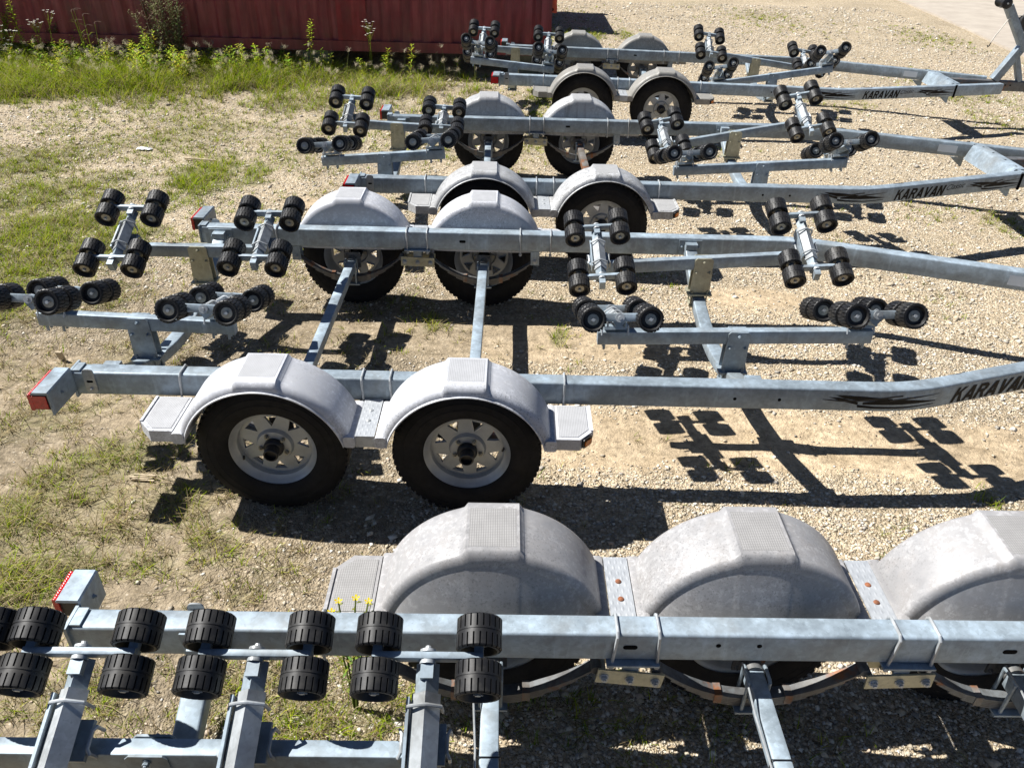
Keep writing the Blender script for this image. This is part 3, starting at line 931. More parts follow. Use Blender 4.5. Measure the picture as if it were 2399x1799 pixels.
def m_flap(mat, pad, sgn):
    """horizontal end step; sgn -1 rear, +1 front; origin at the fender foot"""
    b = MB()
    L = .165
    poly = [(0, .945), (sgn*L, .945), (sgn*L, 1.143), (sgn*(L-.062), 1.210), (0, 1.210)]
    b.prism(poly, .440, .498, 0)
    b.prism([(sgn*.012, .952), (sgn*(L-.020), .952), (sgn*(L-.020), 1.133), (sgn*(L-.070), 1.190), (sgn*.012, 1.190)], .497, .5005, 1)
    b.prism([(sgn*(L-.010), .947), (sgn*(L+.002), .947), (sgn*(L+.002), 1.144), (sgn*(L-.010), 1.144)], .47, .504, 0)
    return b.mesh('fender_flap', [mat, pad])
def m_marker():
    b = MB()
    b.prism(rrect(.062, .048, .012, 4), 0, .010, 0); b.prism(rrect(.044, .030, .007, 4), .0101, .016, 1)
    return b.mesh('side_marker', ['black', 'amber'])
def m_step(rust):
    b = MB()
    b.box(-.043, .043, .866 if rust else .926, 1.218, .494, .499, 0); b.box(-.043, .043, 1.2135, 1.219, .440, .4935, 0)
    for y in (1.02, 1.10): b.lathe([(.011, 0), (.010, .003), (.006, .0055), (0, .006)], 14, 1, Matrix.Translation((0, y, .499)) @ Matrix.Rotation(R(90), 4, 'X'))
    return b.mesh('step_plate', ['diamond', 'rust' if rust else 'galv_bright'])

# ---- running gear
def m_axle(mat='galv'):
    b = MB()
    b.box(-.030, .030, -.90, .90, .300, .362, 0, c=.007)
    for s in (-1, 1):
        b.cyl((0, s*.90, .344), (0, s*.955, .344), .034, 16, 1)
        b.box(-.055, .055, min(s*.955, s*.963), max(s*.955, s*.963), .290, .400, 1)
        for dx in (-.04, .04):
            for dz in (-.04, .04): b.bolt((dx, s*.955, .345+dz), (0, -s, 0), .006, .005, 1)
        b.cyl((0, s*.96, .344), (0, s*1.06, .344), .026, 12, 1)
    return b.mesh('axle', [mat, 'galv_dark'])
def m_spring():
    """leaf stack below the axle at the origin (x along the trailer)"""
    b = MB()
    for i in range(5):
        hl = .345-.055*i
        zz = lambda x: .262+1.25*x*x-.0085*i
        b.sweep([(x, 0, zz(x)) for x in np.linspace(-hl, hl, 17)], [(-.022, -.0038), (.022, -.0038), (.022, .0038), (-.022, .0038)], mi=0)
    for x in (-.12, .12): b.box(x-.013, x+.013, -.025, .025, .262+1.25*x*x-.034, .262+1.25*x*x+.008, 1)
    for x in (-.035, .035):      # axle clamp bolts
        b.tube([(x, -.033, .212), (x, -.033, .367), (x, -.020, .372), (x, .020, .372), (x, .033, .367), (x, .033, .212)], .0065, 8, 2, upv=(1, 0, 0))
    b.box(-.058, .058, -.045, .045, .213, .222, 2)
    b.cyl((-.345, -.026, .411), (-.345, .026, .411), .017, 12, 0); b.cyl((.345, -.026, .411), (.345, .026, .411), .017, 12, 0)
    return b.mesh('leaf_spring', ['galv_dark', 'rusty', 'galv'])
def m_equalizer(tilt, zinc=True):
    b = MB()
    b.box(-.026, .026, -.034, -.028, .36, ZT-RH-.008, 0); b.box(-.026, .026, .028, .034, .36, ZT-RH-.008, 0)
    T = Matrix.Translation((0, 0, .392)) @ Matrix.Rotation(tilt, 4, 'Y')
    for s in (-1, 1): b.box(-.110, .110, min(s*.036, s*.043), max(s*.036, s*.043), -.030, .034, 1, T)
    for x in (-.085, 0, .085):
        b.cyl((x, -.05, 0), (x, .05, 0), .009, 10, 2, T=T); b.bolt((x, -.043, 0), (0, -1, 0), .012, .010, 2, T); b.bolt((x, .043, 0), (0, 1, 0), .012, .010, 2, T)
    return b.mesh('equalizer', ['galv', 'zinc_yellow' if zinc else 'galv_dark', 'galv_bright'])
def m_hanger():
    b = MB()
    for s in (-1, 1): b.box(-.028, .028, min(s*.028, s*.034), max(s*.028, s*.034), .385, ZT-RH-.001, 0)
    b.box(-.028, .028, -.0285, .0285, ZT-RH-.008, ZT-RH-.0015, 0)
    b.bolt((0, -.034, .411), (0, -1, 0), .011, .008, 1); b.bolt((0, .034, .411), (0, 1, 0), .011, .008, 1)
    return b.mesh('spring_hanger', ['galv', 'galv_bright'])

# ---- rear lights, outer side +y, origin on the trailer centreline at the rail end
def m_lampbracket(out=.215):
    b = MB()
    x1 = .018
    # upright end plate over the rail end, then an outboard channel
    b.box(-.010, .000, WO-RW-.012, WO+.006, ZT-RH-.012, ZT+.010, 0)
    b.box(-.004, .034, WO-RW+.006, WO-.006, ZT+.0012, ZT+.0085, 0)
    yo = WO+out
    prof = [(-.072, 0), (-.066, .006), (.000, .006), (.005, 0), (.005, -.118), (-.002, -.118), (-.002, -.006), (-.072, -.006)]
    vs = []
    for y, cut in ((WO+.004, 0), (yo-.02, 0), (yo, 0)):
        for x, z in prof:
            zz = z if z > -.05 else (z if y < yo-.05 else -.112)
            vs.append((x+x1-.02, y, ZT+.022+zz))
    m = len(prof)
    fs = [(k*m+i, k*m+(i+1) % m, (k+1)*m+(i+1) % m, (k+1)*m+i) for k in range(2) for i in range(m)]
    fs += [tuple(range(m))[::-1], tuple(range(2*m, 3*m))]
    b.add(vs, fs, 0)
    b.bolt((.003, WO+out*.55, ZT-.03), (1, 0, 0), .006, .004)
    return b.mesh('light_bracket', 'galv')
def m_lamp(out=.212):
    b = MB()
    yo = WO+out
    b.box(-.074, -.006, WO+.02, yo, ZT-.062, ZT+.014, 0, c=.004)
    b.box(-.092, -.0745, WO+.014, yo+.004, ZT-.066, ZT+.019, 1, c=.006)
    b.box(-.073, -.012, yo+.0005, yo+.005, ZT-.056, ZT+.010, 1)
    return b.mesh('tail_light', ['black', 'red_lens'])
def m_tab():
    """tie-down ear bolted to the rail"""
    b = MB()
    b.prism(rrect(.052, .13, .018, 4), 0, .006, 0); b.prism(rrect(.03, .012, .0055, 4), .0061, .0068, 1)
    b.bolt((0, -.04, .006), (0, 0, 1), .007, .004, 2)
    return b.mesh('tie_down_ear', ['galv_bright', 'hole', 'galv_bright'])

# ---- decals, on the outer face of the rail
LET = {
 'K': [[(0, 0), (.27, 0), (.27, 1), (0, 1)], [(.27, .40), (.27, .66), (.60, 1), (.92, 1)], [(.36, .62), (.52, .74), (.96, 0), (.64, 0)]],
 'A': [[(0, 0), (.26, 0), (.60, 1), (.32, 1)], [(.68, 0), (.95, 0), (.63, 1), (.36, 1)], [(.2, .18), (.76, .18), (.70, .38), (.27, .38)]],
 'R': [[(0, 0), (.27, 0), (.27, 1), (0, 1)], [(.27, .80), (.80, .80), (.70, 1), (.27, 1)], [(.60, .52), (.88, .56), (.88, .90), (.60, .85)], [(.27, .40), (.74, .40), (.82, .60), (.27, .60)], [(.42, .42), (.66, .42), (.94, 0), (.65, 0)]],
 'V': [[(0, 1), (.28, 1), (.60, 0), (.34, 0)], [(.68, 1), (.95, 1), (.62, 0), (.36, 0)]],
 'N': [[(0, 0), (.26, 0), (.26, 1), (0, 1)], [(.66, 0), (.92, 0), (.92, 1), (.66, 1)], [(.0, 1), (.28, 1), (.92, 0), (.64, 0)]]}
def on_rail(s, z, off, side=-1):
    (x, y), nn = rail_at(s)
    return (x+nn[0]*off, side*(y+nn[1]*off), ZT-RH/2+z)
def m_lettering():
    b = MB(); off = .0012
    s0, hgt, w, shear = 2.755, .084, .0675, .28
    for i, ch in enumerate('KARAVAN'):
        for st in LET[ch]:
            off += .00008
            b.add([on_rail(s0+i*w*1.02+(u*w)+shear*hgt*v_, -.049+hgt*v_, off) for u, v_ in st], [(0, 1, 2, 3)])
    return b.mesh('lettering', 'decal')
def m_script():
    cu = bpy.data.curves.new('script', 'FONT'); cu.body = 'Classic'; cu.size = .066; cu.shear = .45; cu.resolution_u = 3
    ob = bpy.data.objects.new('script', cu); COL.objects.link(ob)
    dg = bpy.context.evaluated_depsgraph_get(); dg.update()
    me = bpy.data.meshes.new_from_object(ob.evaluated_get(dg)); bpy.data.objects.remove(ob)
    b = MB()
    b.add([on_rail(3.252+v_.co.x, -.012+v_.co.y*.95+v_.co.x*.06, .0014) for v_ in me.vertices], [tuple(p.vertices) for p in me.polygons])
    return b.mesh('script_lettering', 'decal')
def strip(b, pts, mi, off):
    """pts: (s, z_low, z_high)"""
    vs = []
    fine = []
    for (s0, l0, h0), (s1, l1, h1) in zip(pts, pts[1:]):
        k = max(1, int((s1-s0)/.03))
        for q in range(k): t = q/k; fine.append((s0+(s1-s0)*t, l0+(l1-l0)*t, h0+(h1-h0)*t))
    fine.append(pts[-1])
    for s, l, h in fine: vs += [on_rail(s, l, off), on_rail(s, h, off)]
    b.add(vs, [(2*k, 2*k+2, 2*k+3, 2*k+1) for k in range(len(fine)-1)], mi)
def m_swoosh(s0):
    b = MB(); S = lambda u: s0+u*.57
    strip(b, [(S(.10), .030, .0305), (S(.18), .012, .029), (S(.36), -.002, .024), (S(.58), .008, .012)], 0, .0012)
    strip(b, [(S(.05), .018, .0185), (S(.14), .001, .016), (S(.24), -.014, .003), (S(.30), -.022, -.008)], 0, .0013)
    strip(b, [(S(.34), -.020, -.008), (S(.50), -.020, .006), (S(.66), -.020, .008), (S(.98), -.016, -.012)], 0, .0012)
    strip(b, [(S(.30), -.036, -.022), (S(.42), -.042, -.030), (S(.70), -.042, -.034), (S(.97), -.032, -.028)], 0, .0013)
    strip(b, [(S(.0), .0035, .006), (S(.15), -.006, .002), (S(.30), -.004, .005), (S(.45), .006, .016), (S(.60), .022, .030), (S(.66), .024, .032)], 1, .0016)
    strip(b, [(S(.56), .000, .006), (S(.70), .008, .017), (S(.85), .016, .021), (S(1.0), .024, .0255)], 1, .0017)
    return b.mesh('swoosh_decal', ['decal', 'decal_grey'])
def m_sticker():
    b = MB(); vs = []
    for s in (3.78, 3.85, 3.94):
        for z in (-.032, .034): 
            (x, y), nn = rail_at(s); vs.append((x-nn[0]*(RW+.0012), y-nn[1]*(RW+.0012), ZT-RH/2+z))
    b.add(vs, [(0, 2, 3, 1), (2, 4, 5, 3)])
    return b.mesh('sticker', 'sticker')

# ---- front end
def m_front_cross():
    b = MB()
    prof = [(3.900, .478), (3.938, .585), (3.948, .604), (3.965, .612), (4.045, .612), (4.045, .500), (4.039, .500), (4.039, .606), (3.967, .606), (3.953, .598), (3.944, .582), (3.906, .476)]
    yw = .345
    vs = [(x, -yw, z) for x, z in prof]+[(x, yw, z) for x, z in prof]; m = len(prof)
    b.add(vs, [tuple(range(m))[::-1], tuple(range(m, 2*m))]+[(k, (k+1) % m, m+(k+1) % m, m+k) for k in range(m)])
    for y in (-.27, -.1, .1, .27): b.cyl((4.0, y, .6121), (4.0, y, .6135), .009, 12, 1)
    for s in (-1, 1):       # gussets and a strap around the rail
        y0, y1 = sorted((s*.36, s*.43))
        b.box(3.96, 3.985, y0, y1, .6075, .613, 0)
        (rx_, ry_), rn_ = rail_at(4.03)
        b.sweep([(rx_+rn_[0]*.003, s*(ry_+rn_[1]*.003), ZT-RH-.012), (rx_+rn_[0]*.003, s*(ry_+rn_[1]*.003), ZT+.004)], [(-.012, -.002), (.012, -.002), (.012, .002), (-.012, .002)], (0, 1, 0), 1)
        pl = [(3.80, ZT-RH-.002), (3.93, ZT-RH-.002), (3.93, ZT-RH-.085), (3.91, ZT-RH-.085)]
        y = s*.40
        b.add([(x, y-.004, z) for x, z in pl]+[(x, y+.004, z) for x, z in pl], [(0, 1, 2, 3), (7, 6, 5, 4), (0, 4, 5, 1), (1, 5, 6, 2), (2, 6, 7, 3), (3, 7, 4, 0)])
    return b.mesh('front_cross_member', ['galv', 'hole'])
def m_tongue():
    b = MB()
    b.sweep([(4.06, 0, ZT-.062), (6.15, 0, ZT-.062)], rrect(.084, .118, .010, 3))
    for x in (4.74, 4.80): b.lathe([(.010, 0), (.010, .001), (0, .001)], 12, 1, Matrix.Translation((x, -.0425, ZT-.05)) @ Matrix.Rotation(R(180), 4, 'Z'))
    b.box(6.12, 6.42, -.045, .045, ZT-.09, ZT-.01, 0, c=.012)
    b.lathe([(.0, .03), (.035, .028), (.05, 0), (.05, -.04)], 16, 0, Matrix.Translation((6.42, 0, ZT-.05)) @ Matrix.Rotation(R(90), 4, 'X'))
    return b.mesh('tongue', ['galv_dark', 'hole'])
def m_jack():
    b = MB()
    b.cyl((5.7, .09, .10), (5.7, .09, .80), .028, 14); b.cyl((5.7, .09, .02), (5.7, .09, .12), .022, 12)
    b.cyl((5.7, .09, .0), (5.7, .09, .022), .075, 20); b.box(5.66, 5.74, .042, .065, .50, .62)
    b.tube([(5.7, .09, .80), (5.7, .09, .83), (5.7, .17, .83), (5.7, .17, .88)], .008, 8)
    return b.mesh('tongue_jack', 'galv_dark')
def m_post():
    b = MB()
    pr = rrect(.092, .10, .010, 3)
    b.sweep([(4.60, 0, ZT-.002), (4.795, 0, .990)], pr, upv=(0, 1, 0))
    b.sweep([(4.835, 0, .955), (4.47, 0, 1.425)], rrect(.080, .115, .010, 3), upv=(0, 1, 0))
    b.sweep([(4.905, 0, ZT-.002), (4.775, 0, .87)], rrect(.060, .078, .008, 2), upv=(0, 1, 0))
    for z, x in ((.93, 4.78), (.99, 4.80)):
        b.bolt((x, -.052, z), (0, -1, 0), .009); b.bolt((x, .052, z), (0, 1, 0), .009)
    return b.mesh('winch_post', 'galv')
def m_bowroller():
    b = MB()
    for s in (-1, 1): b.box(4.405, 4.455, min(s*.052, s*.058), max(s*.052, s*.058), 1.39, 1.47, 1)
    b.lathe([(.0, -.105), (.030, -.105), (.058, -.095), (.060, -.075), (.040, -.055), (.032, 0), (.040, .055), (.060, .075), (.058, .095), (.030, .105), (0, .105)], 28, 0, Matrix.Translation((4.405, 0, 1.455)))
    b.cyl((4.405, -.112, 1.455), (4.405, .112, 1.455), .010, 10, 1)
    return b.mesh('bow_roller', ['rubber', 'galv_bright'])
def m_winch():
    b = MB()
    T = Matrix.Translation((4.735, 0, 1.27))
    b.lathe([(.062, -.032), (.062, .032)], 24, 0, T)
    for s in (-1, 1): b.lathe([(.0, s*.034), (.070, s*.034), (.070, s*.040), (0, s*.040)], 24, 1, T)
    b.box(4.66, 4.80, -.050, -.042, 1.16, 1.30, 1); b.box(4.66, 4.80, .042, .050, 1.16, 1.30, 1)
    b.tube([(4.735, .05, 1.27), (4.735, .10, 1.27), (4.82, .11, 1.36), (4.82, .16, 1.36)], .007, 8, 1)
    return b.mesh('winch', ['winch_strap', 'black'])
def m_winch_rope():
    b = MB()
    b.tube([(4.71, 0, 1.33), (4.60, -.02, 1.32), (4.50, -.06, 1.30), (4.46, -.07, 1.22), (4.40, -.075, 1.10), (4.375, -.075, 1.03)], .006, 7)
    b.tube([(4.375, -.075, 1.03), (4.37, -.08, 1.0), (4.355, -.08, .985), (4.345, -.08, 1.0)], .006, 7, 1)
    return b.mesh('winch_rope', ['rope', 'black'])

def Tm(x=0, y=0, z=0): return Matrix.Translation((x, y, z))
def Rz(a): return Matrix.Rotation(a, 4, 'Z')
def Rx(a): return Matrix.Rotation(a, 4, 'X')
def Ry(a): return Matrix.Rotation(a, 4, 'Y')
# far side = +y as built, near side = turned half a turn (x mirrored parts are given their own x)
def side_m(s, x=0.0): return Tm(x) if s > 0 else Tm(x) @ Rz(math.pi)

def add_wheel(tr, x, s):
    w = obj('wheel', cached('rim', m_rim), tr, side_m(s, x) @ Tm(0, 1.062, WHEEL_R) @ Ry(random.random()*6))
    obj('tyre', cached('tyre', m_tyre), w); obj('hub', cached('hub', m_hub), w)
def add_carriage(tr, Mx):
    c = obj('roller_carriage', cached('carriage', m_carriage), tr, Mx)
    for sh in (-1, 1):
        for sx_ in (-1, 1):
            for sy in (-1, 1):
                obj('roller', cached('roller', m_roller), c, Tm(sx_*RX, sh*HD+sy*RY, 0) @ Ry(random.random()*.26))
def add_ubolt(tr, x, s, tilt=0.0):
    obj('u_bolt', cached('ubolt', m_ubolt), tr, Tm(x, s*(WO-RW/2), ZT-RH/2) @ Ry(tilt))
def add_fenders(tr, xs, mat, pad, key, dy=0.0, rust=False, sides=(-1, 1)):
    for s in sides:
        for i, x in enumerate(xs):
            f = obj('fender', cached('fender'+key, lambda: m_fender(mat, pad, .088 if key == 'a' else .016)), tr, side_m(s, x) @ Tm(0, dy, 0))
            obj('tread_pad', cached('pad'+key, lambda: m_pad(pad)), f)
        for a, b_ in zip(xs, xs[1:]):
            obj('step_plate', cached('step'+str(rust), lambda: m_step(rust)), tr, side_m(s, (a+b_)/2) @ Tm(0, dy, 0))
        for end, xf in ((-1, xs[0]-.400), (1, xs[-1]+.400)):
            k = end if s > 0 else -end
            fl = obj('fender_flap', cached('flap%s%d' % (key, k), lambda: m_flap(mat, pad, k)), tr, side_m(s, xf) @ Tm(0, dy, 0))
            if end > 0:     # amber marker on the chamfered corner of the front flap
                sg = k
                a = math.atan2(.067, .062)
                nx_, ny_ = sg*math.sin(a), math.cos(a)
                zax = Vector((nx_, ny_, 0)); yax = Vector((0, 0, 1)); xax = yax.cross(zax)
                Mm = Matrix.Identity(4)
                for r_ in range(3): Mm[r_][0], Mm[r_][1], Mm[r_][2] = xax[r_], yax[r_], zax[r_]
                Mm.translation = Vector((sg*(.165-.031), 1.1765, .468))+zax*.0006
                obj('side_marker', cached('marker', m_marker), fl, Mm)

def tandem(label, loc, yaw, tilt, dz, mat, pad, key, pitch, arm, rusty_axle=None):
    """pitch: bunk angles (front near, front far, rear near, rear far) in degrees; arm: tilts of the 8 carriages"""
    tr = thing('boat_trailer', label, 'trailer')
    tr.matrix_world = Tm(loc[0], loc[1], dz) @ Rz(R(yaw)) @ Ry(-R(tilt))
    for s in (-1, 1):
        rl = obj('rail', cached('rail%d' % s, lambda: m_rail(s)), tr)
        obj('slot', cached('slot', lambda: m_slot(.042, .018)), rl, Tm(.311, s*(WO-RW), ZT-RH/2) @ Rx(R(90)*s))
        for hx in (1.69, 1.90): obj('bolt_hole', cached('hole', lambda: m_slot(.016, .016)), rl, Tm(hx, s*WO, ZT-.065) @ Rx(-R(90)*s))
        if s < 0:
            obj('lettering', cached('lettering', m_lettering), rl); obj('script_lettering', cached('script', m_script), rl)
            obj('swoosh_decal', cached('sw0', lambda: m_swoosh(2.10)), rl); obj('swoosh_decal', cached('sw1', lambda: m_swoosh(3.46)), rl)
        else:
            obj('sticker', cached('sticker', m_sticker), rl)
        for i, x in enumerate((-.897, -.052, .080, .690, .888)):
            if s < 0 and i == 3: continue
            add_ubolt(tr, x, s, .10 if (i == 0 and key == 'b' and s < 0) else random.uniform(-.02, .02))
        obj('tie_plate', cached('tp', lambda: m_tieplate(.17)), tr, Tm(.014, s*(WO-RW/2), ZT-RH-.0005))
        obj('equalizer', cached('eq', lambda: m_equalizer(.03)), tr, Tm(.012, s*(WO-RW/2), 0))
        for x in (-AX, AX): obj('leaf_spring', cached('spring', m_spring), tr, Tm(x, s*(WO-RW/2), 0))
        for x in (-AX-.345, AX+.345): obj('spring_hanger', cached('hang', m_hanger), tr, Tm(x, s*(WO-RW/2), 0))
        for x in (-AX, AX): add_wheel(tr, x, s)
        lb = obj('light_bracket', cached('lb', m_lampbracket), tr, Tm(XR) if s > 0 else Tm(XR) @ Matrix.Scale(-1, 4, (0, 1, 0)))
        obj('tail_light', cached('lamp', m_lamp), lb)
        obj('tie_down_ear', cached('tab', m_tab), tr, Tm(XR+.075, s*(WO+.0005), ZT-.045) @ (Rx(R(90)) if s < 0 else Rz(math.pi) @ Rx(R(90))))
    for i, x in enumerate((-AX, AX)):
        rm = 'rusty' if rusty_axle == i else 'galv'
        obj('axle', cached('axle'+rm, lambda: m_axle(rm)), tr, Tm(x))
    add_fenders(tr, (-AX, AX), mat, pad, key)
    for x in (-1.26, 1.80): obj('cross_member', cached('cross', m_cross), tr, Tm(x))
    k = 0
    for xc, L, px_ in ((1.78, 1.40, 1.80), (-1.27, .99, -1.26)):
        for s in (-1, 1):
            pt = R(pitch[(0 if xc > 0 else 2)+(1 if s > 0 else 0)])
            y = s*.45
            Mb = Tm(px_, y, .652-BH/2) @ Ry(-pt)
            obj('bunk_beam', cached('bunk%.2f' % L, lambda: m_bunk(L)), tr, Mb @ Tm(xc-px_))
            obj('bunk_bracket', cached('br%d' % s, lambda: m_bracket('zinc_yellow' if s > 0 else 'galv')), tr, Tm(px_, y, .652-BH/2))
            for e_, dx in ((-1, L/2-.085), (1, L/2-.075)):
                tl = R(arm[k]); k += 1
                Mc = Mb @ Tm(xc-px_+e_*dx, s*-.03, BH/2+.082)
                Mc = Mc @ (Matrix.Identity(4) if s > 0 else Rz(math.pi)) @ Rx(tl)
                add_carriage(tr, Mc)
    obj('front_cross_member', cached('fcm', m_front_cross), tr)
    tg = obj('tongue', cached('tongue', m_tongue), tr)
    obj('tongue_jack', cached('jack', m_jack), tg)
    po = obj('winch_post', cached('post', m_post), tr)
    obj('bow_roller', cached('bow', m_bowroller), po); obj('winch', cached('winch', m_winch), po); obj('winch_rope', cached('wrope', m_winch_rope), po)
    return tr

# arms order: front near rear, front near front, front far rear, front far front, rear near rear, rear near front, rear far rear, rear far front
tandem('galvanized two-axle boat trailer with clean pale fenders, beside the three-axle trailer', (-.6162, 3.9862), 0, 0, 0, 'fender_b', 'pad_b', 'b',
       (1.8, 4.6, -1.7, .3), (22, 24, 21.7, 25.5, 21, 19, 23, 16.5))
tandem('galvanized two-axle boat trailer with streaky white fenders and one rusty axle, between two others', (.2334, 6.7765), .8959, -.27, .003, 'fender_c', 'pad_c', 'c',
       (4.1, 11.1, 4.8, -2.4), (20, 27, 21, 27.8, 16, 12, 18.6, 9), 1)
tandem('galvanized two-axle boat trailer with dirty tan-grey fenders, nearest the red container', (1.2656, 10.2849), -1.815, -.70, .010, 'fender_d', 'pad_d', 'd',
       (10, -6.3, -4, -1.4), (30, 30, 21, 18, 30, 30, 24, 20))

# ------------------------------------------------------------------ three-axle trailer
tr = thing('boat_trailer', 'galvanized three-axle boat trailer with weathered grey fenders and rusty step bolts', 'trailer')
AXS = (-.889, 0.0, .889)
tr.matrix_world = Tm(.868, .800, 0) @ Rz(R(.55))
XRA = -2.195
for s in (-1, 1):
    rl = obj('rail', (lambda: m_rail(s, XRA, 3.6))(), tr)
    for sx_ in (-.448, .765): obj('slot', cached('slotA', lambda: m_slot(.046, .019)), rl, Tm(sx_, s*(WO-RW), ZT-RH/2+.003) @ Rx(R(90)*s))
    for hx in (-.13, .0): obj('bolt_hole', cached('hole', lambda: m_slot(.016, .016)), rl, Tm(hx-.04, s*(WO-RW), ZT-.045) @ Rx(R(90)*s))
    for x in (-1.42, -.497, -.359, .392, .524, 1.30): add_ubolt(tr, x, s, .06 if x in (-.497, .392) else -.04)
    for x, t in ((-.4445, .12), (.4445, -.06)):
        obj('tie_plate', cached('tp', lambda: m_tieplate(.17)), tr, Tm(x+.01, s*(WO-RW/2), ZT-RH-.0005))
        obj('equalizer', cached('eq%.2f' % t, lambda: m_equalizer(t)), tr, Tm(x+.01, s*(WO-RW/2), 0))
    for x in AXS:
        obj('leaf_spring', cached('spring', m_spring), tr, Tm(x, s*(WO-RW/2), 0))
        w = obj('wheel', cached('rim', m_rim), tr, side_m(s, x) @ Tm(0, 1.122, WHEEL_R) @ Ry(random.random()*6))
        obj('tyre', cached('tyre', m_tyre), w); obj('hub', cached('hub', m_hub), w)
    for x in (-.889-.345, .889+.345): obj('spring_hanger', cached('hang', m_hanger), tr, Tm(x, s*(WO-RW/2), 0))
    lb = obj('light_bracket', cached('lbA', lambda: m_lampbracket(.135)), tr, Tm(XRA) if s > 0 else Tm(XRA) @ Matrix.Scale(-1, 4, (0, 1, 0)))
    obj('tail_light', cached('lampA', lambda: m_lamp(.132)), lb)
    obj('tie_down_ear', cached('tab', m_tab), tr, Tm(-1.83, s*(WO+.0005), ZT-.042) @ (Rx(R(90)) if s < 0 else Rz(math.pi) @ Rx(R(90))))
for x in AXS:
    ax = obj('axle', cached('axlegalv', lambda: m_axle('galv')), tr, Tm(x))
    bl = MB()
    bl.tube([(-.05, .90, .40), (-.055, .80, .405), (-.05, .72, .38), (-.042, .60, .366), (-.040, .2, .362), (-.038, -.8, .362)], .0035, 6)
    for y in (.58, .28, -.1): bl.tube([(-.034, y, .297), (-.034, y, .365), (.034, y, .365), (.034, y, .297), (-.034, y, .297)], .0022, 5, 1, upv=(0, 1, 0))
    obj('brake_line', cached('brakeline', lambda: bl.mesh('brake_line', ['galv_bright', 'black'])), ax)
add_fenders(tr, AXS, 'fender_a', 'pad_a', 'a', .060, True)
for x in (-1.78, 1.9): obj('cross_member', cached('cross', m_cross), tr, Tm(x))
for s in (-1, 1):
    L = 1.62
    Mb = Tm(-1.825, s*.425, .652-BH/2)
    obj('bunk_beam', cached('bunk%.2f' % L, lambda: m_bunk(L)), tr, Mb)
    obj('bunk_bracket', cached('br-1', lambda: m_bracket('galv')), tr, Tm(-1.78, s*.428, .652-BH/2))
    for xk, tl in ((-2.36, 23), (-1.975, 23), (-1.513, 22.5), (-1.055, 22)):
        Mc = Tm(xk, s*.39, .652+.098) @ (Matrix.Identity(4) if s > 0 else Rz(math.pi)) @ Rx(R(tl))
        add_carriage(tr, Mc)

# ------------------------------------------------------------------ red containers
def container(label, x0, x1, y0, y1, z0, z1, mat, patch=None):
    t = thing('shipping_container', label, 'container', (0, 0, 0))
    def wall(ya, out):
        b = MB(); pts = []; x = x0+.14; k = 0
        while x < x1-.16:
            for dx, d in ((0, 0), (.095, 0), (.145, -.036), (.240, -.036), (.29, 0)): pts.append((x+dx, d))
            x += .2905
        pts = [(x0+.05, 0)]+[p for p in pts if p[0] < x1-.05]+[(x1-.05, 0)]
        vs = []
        for px_, d in pts:
            for z in (z0+.145, z1-.06): vs.append((px_, ya-out*(.03-d), z))
        b.add(vs, [(2*i, 2*i+2, 2*i+3, 2*i+1) for i in range(len(pts)-1)])
        return b.mesh('corrugated_wall', mat, 20)
    obj('corrugated_wall', wall(y0, -1), t)
    obj('corrugated_wall', wall(y1, 1), t)
    for xx_ in (x0, x1):
        b = MB(); s = 1 if xx_ == x1 else -1
        b.box(min(xx_-s*.05, xx_-s*.03), max(xx_-s*.05, xx_-s*.03), y0+.12, y1-.12, z0+.14, z1-.06)
        obj('end_wall', b.mesh('end_wall', mat), t)
    for ya, s in ((y0, 1), (y1, -1)):
        b = MB(); b.box(x0+.16, x1-.16, min(ya, ya+s*.06), max(ya, ya+s*.06), z0+.01, z0+.145)
        obj('bottom_rail', b.mesh('bottom_rail', [mat, 'hole']), t)
        b = MB(); b.box(x0+.16, x1-.16, min(ya, ya+s*.06), max(ya, ya+s*.06), z1-.07, z1)
        obj('top_rail', b.mesh('top_rail', mat), t)
        for xx_, sx_ in ((x0, 1), (x1, -1)):
            b = MB(); b.box(min(xx_, xx_+sx_*.15), max(xx_, xx_+sx_*.15), min(ya-s*.004, ya+s*.15), max(ya-s*.004, ya+s*.15), z0+.12, z1-.12)
            obj('corner_post', b.mesh('corner_post', mat), t)
            for za, zb in ((z0, z0+.118), (z1-.118, z1+.004)):
                b = MB(); b.box(min(xx_-sx_*.006, xx_+sx_*.172), max(xx_-sx_*.006, xx_+sx_*.172), min(ya-s*.010, ya+s*.16), max(ya-s*.010, ya+s*.16), za, zb)
                b.lathe([(.03, 0), (.03, .002), (0, .002)], 14, 1, Tm((xx_+sx_*.085), ya-s*.0102, (za+zb)/2) @ Rz(math.pi if s > 0 else 0))
                obj('corner_casting', b.mesh('corner_casting', [mat, 'hole']), t)
    b = MB(); b.box(x0+.1, x1-.1, y0+.06, y1-.06, z1-.03, z1-.01); obj('roof', b.mesh('roof', mat), t)
    b = MB(); b.box(x0+.1, x1-.1, y0+.08, y1-.08, z0+.06, z0+.10); obj('floor', b.mesh('container_floor', 'timber'), t)
    if patch:
        b = MB(); b.box(patch[0], patch[1], y0+.002, y0+.012, z0+.150, z1-.075); obj('repair_panel', b.mesh('repair_panel', 'cont_red2'), t)['label'] = 'brighter red flat repair panel'
    return t
Z0 = .30
container('long dark red corrugated container standing raised along the weeds', -8.7, .535, 12.20, 14.64, Z0, 1.62, 'cont_red', (-2.52, -2.10))
container('container tinted brighter orange-red as if sunlit, standing behind the dark red one', -5.4, .80, 16.35, 18.79, Z0, 1.55, 'cont_sunlit')
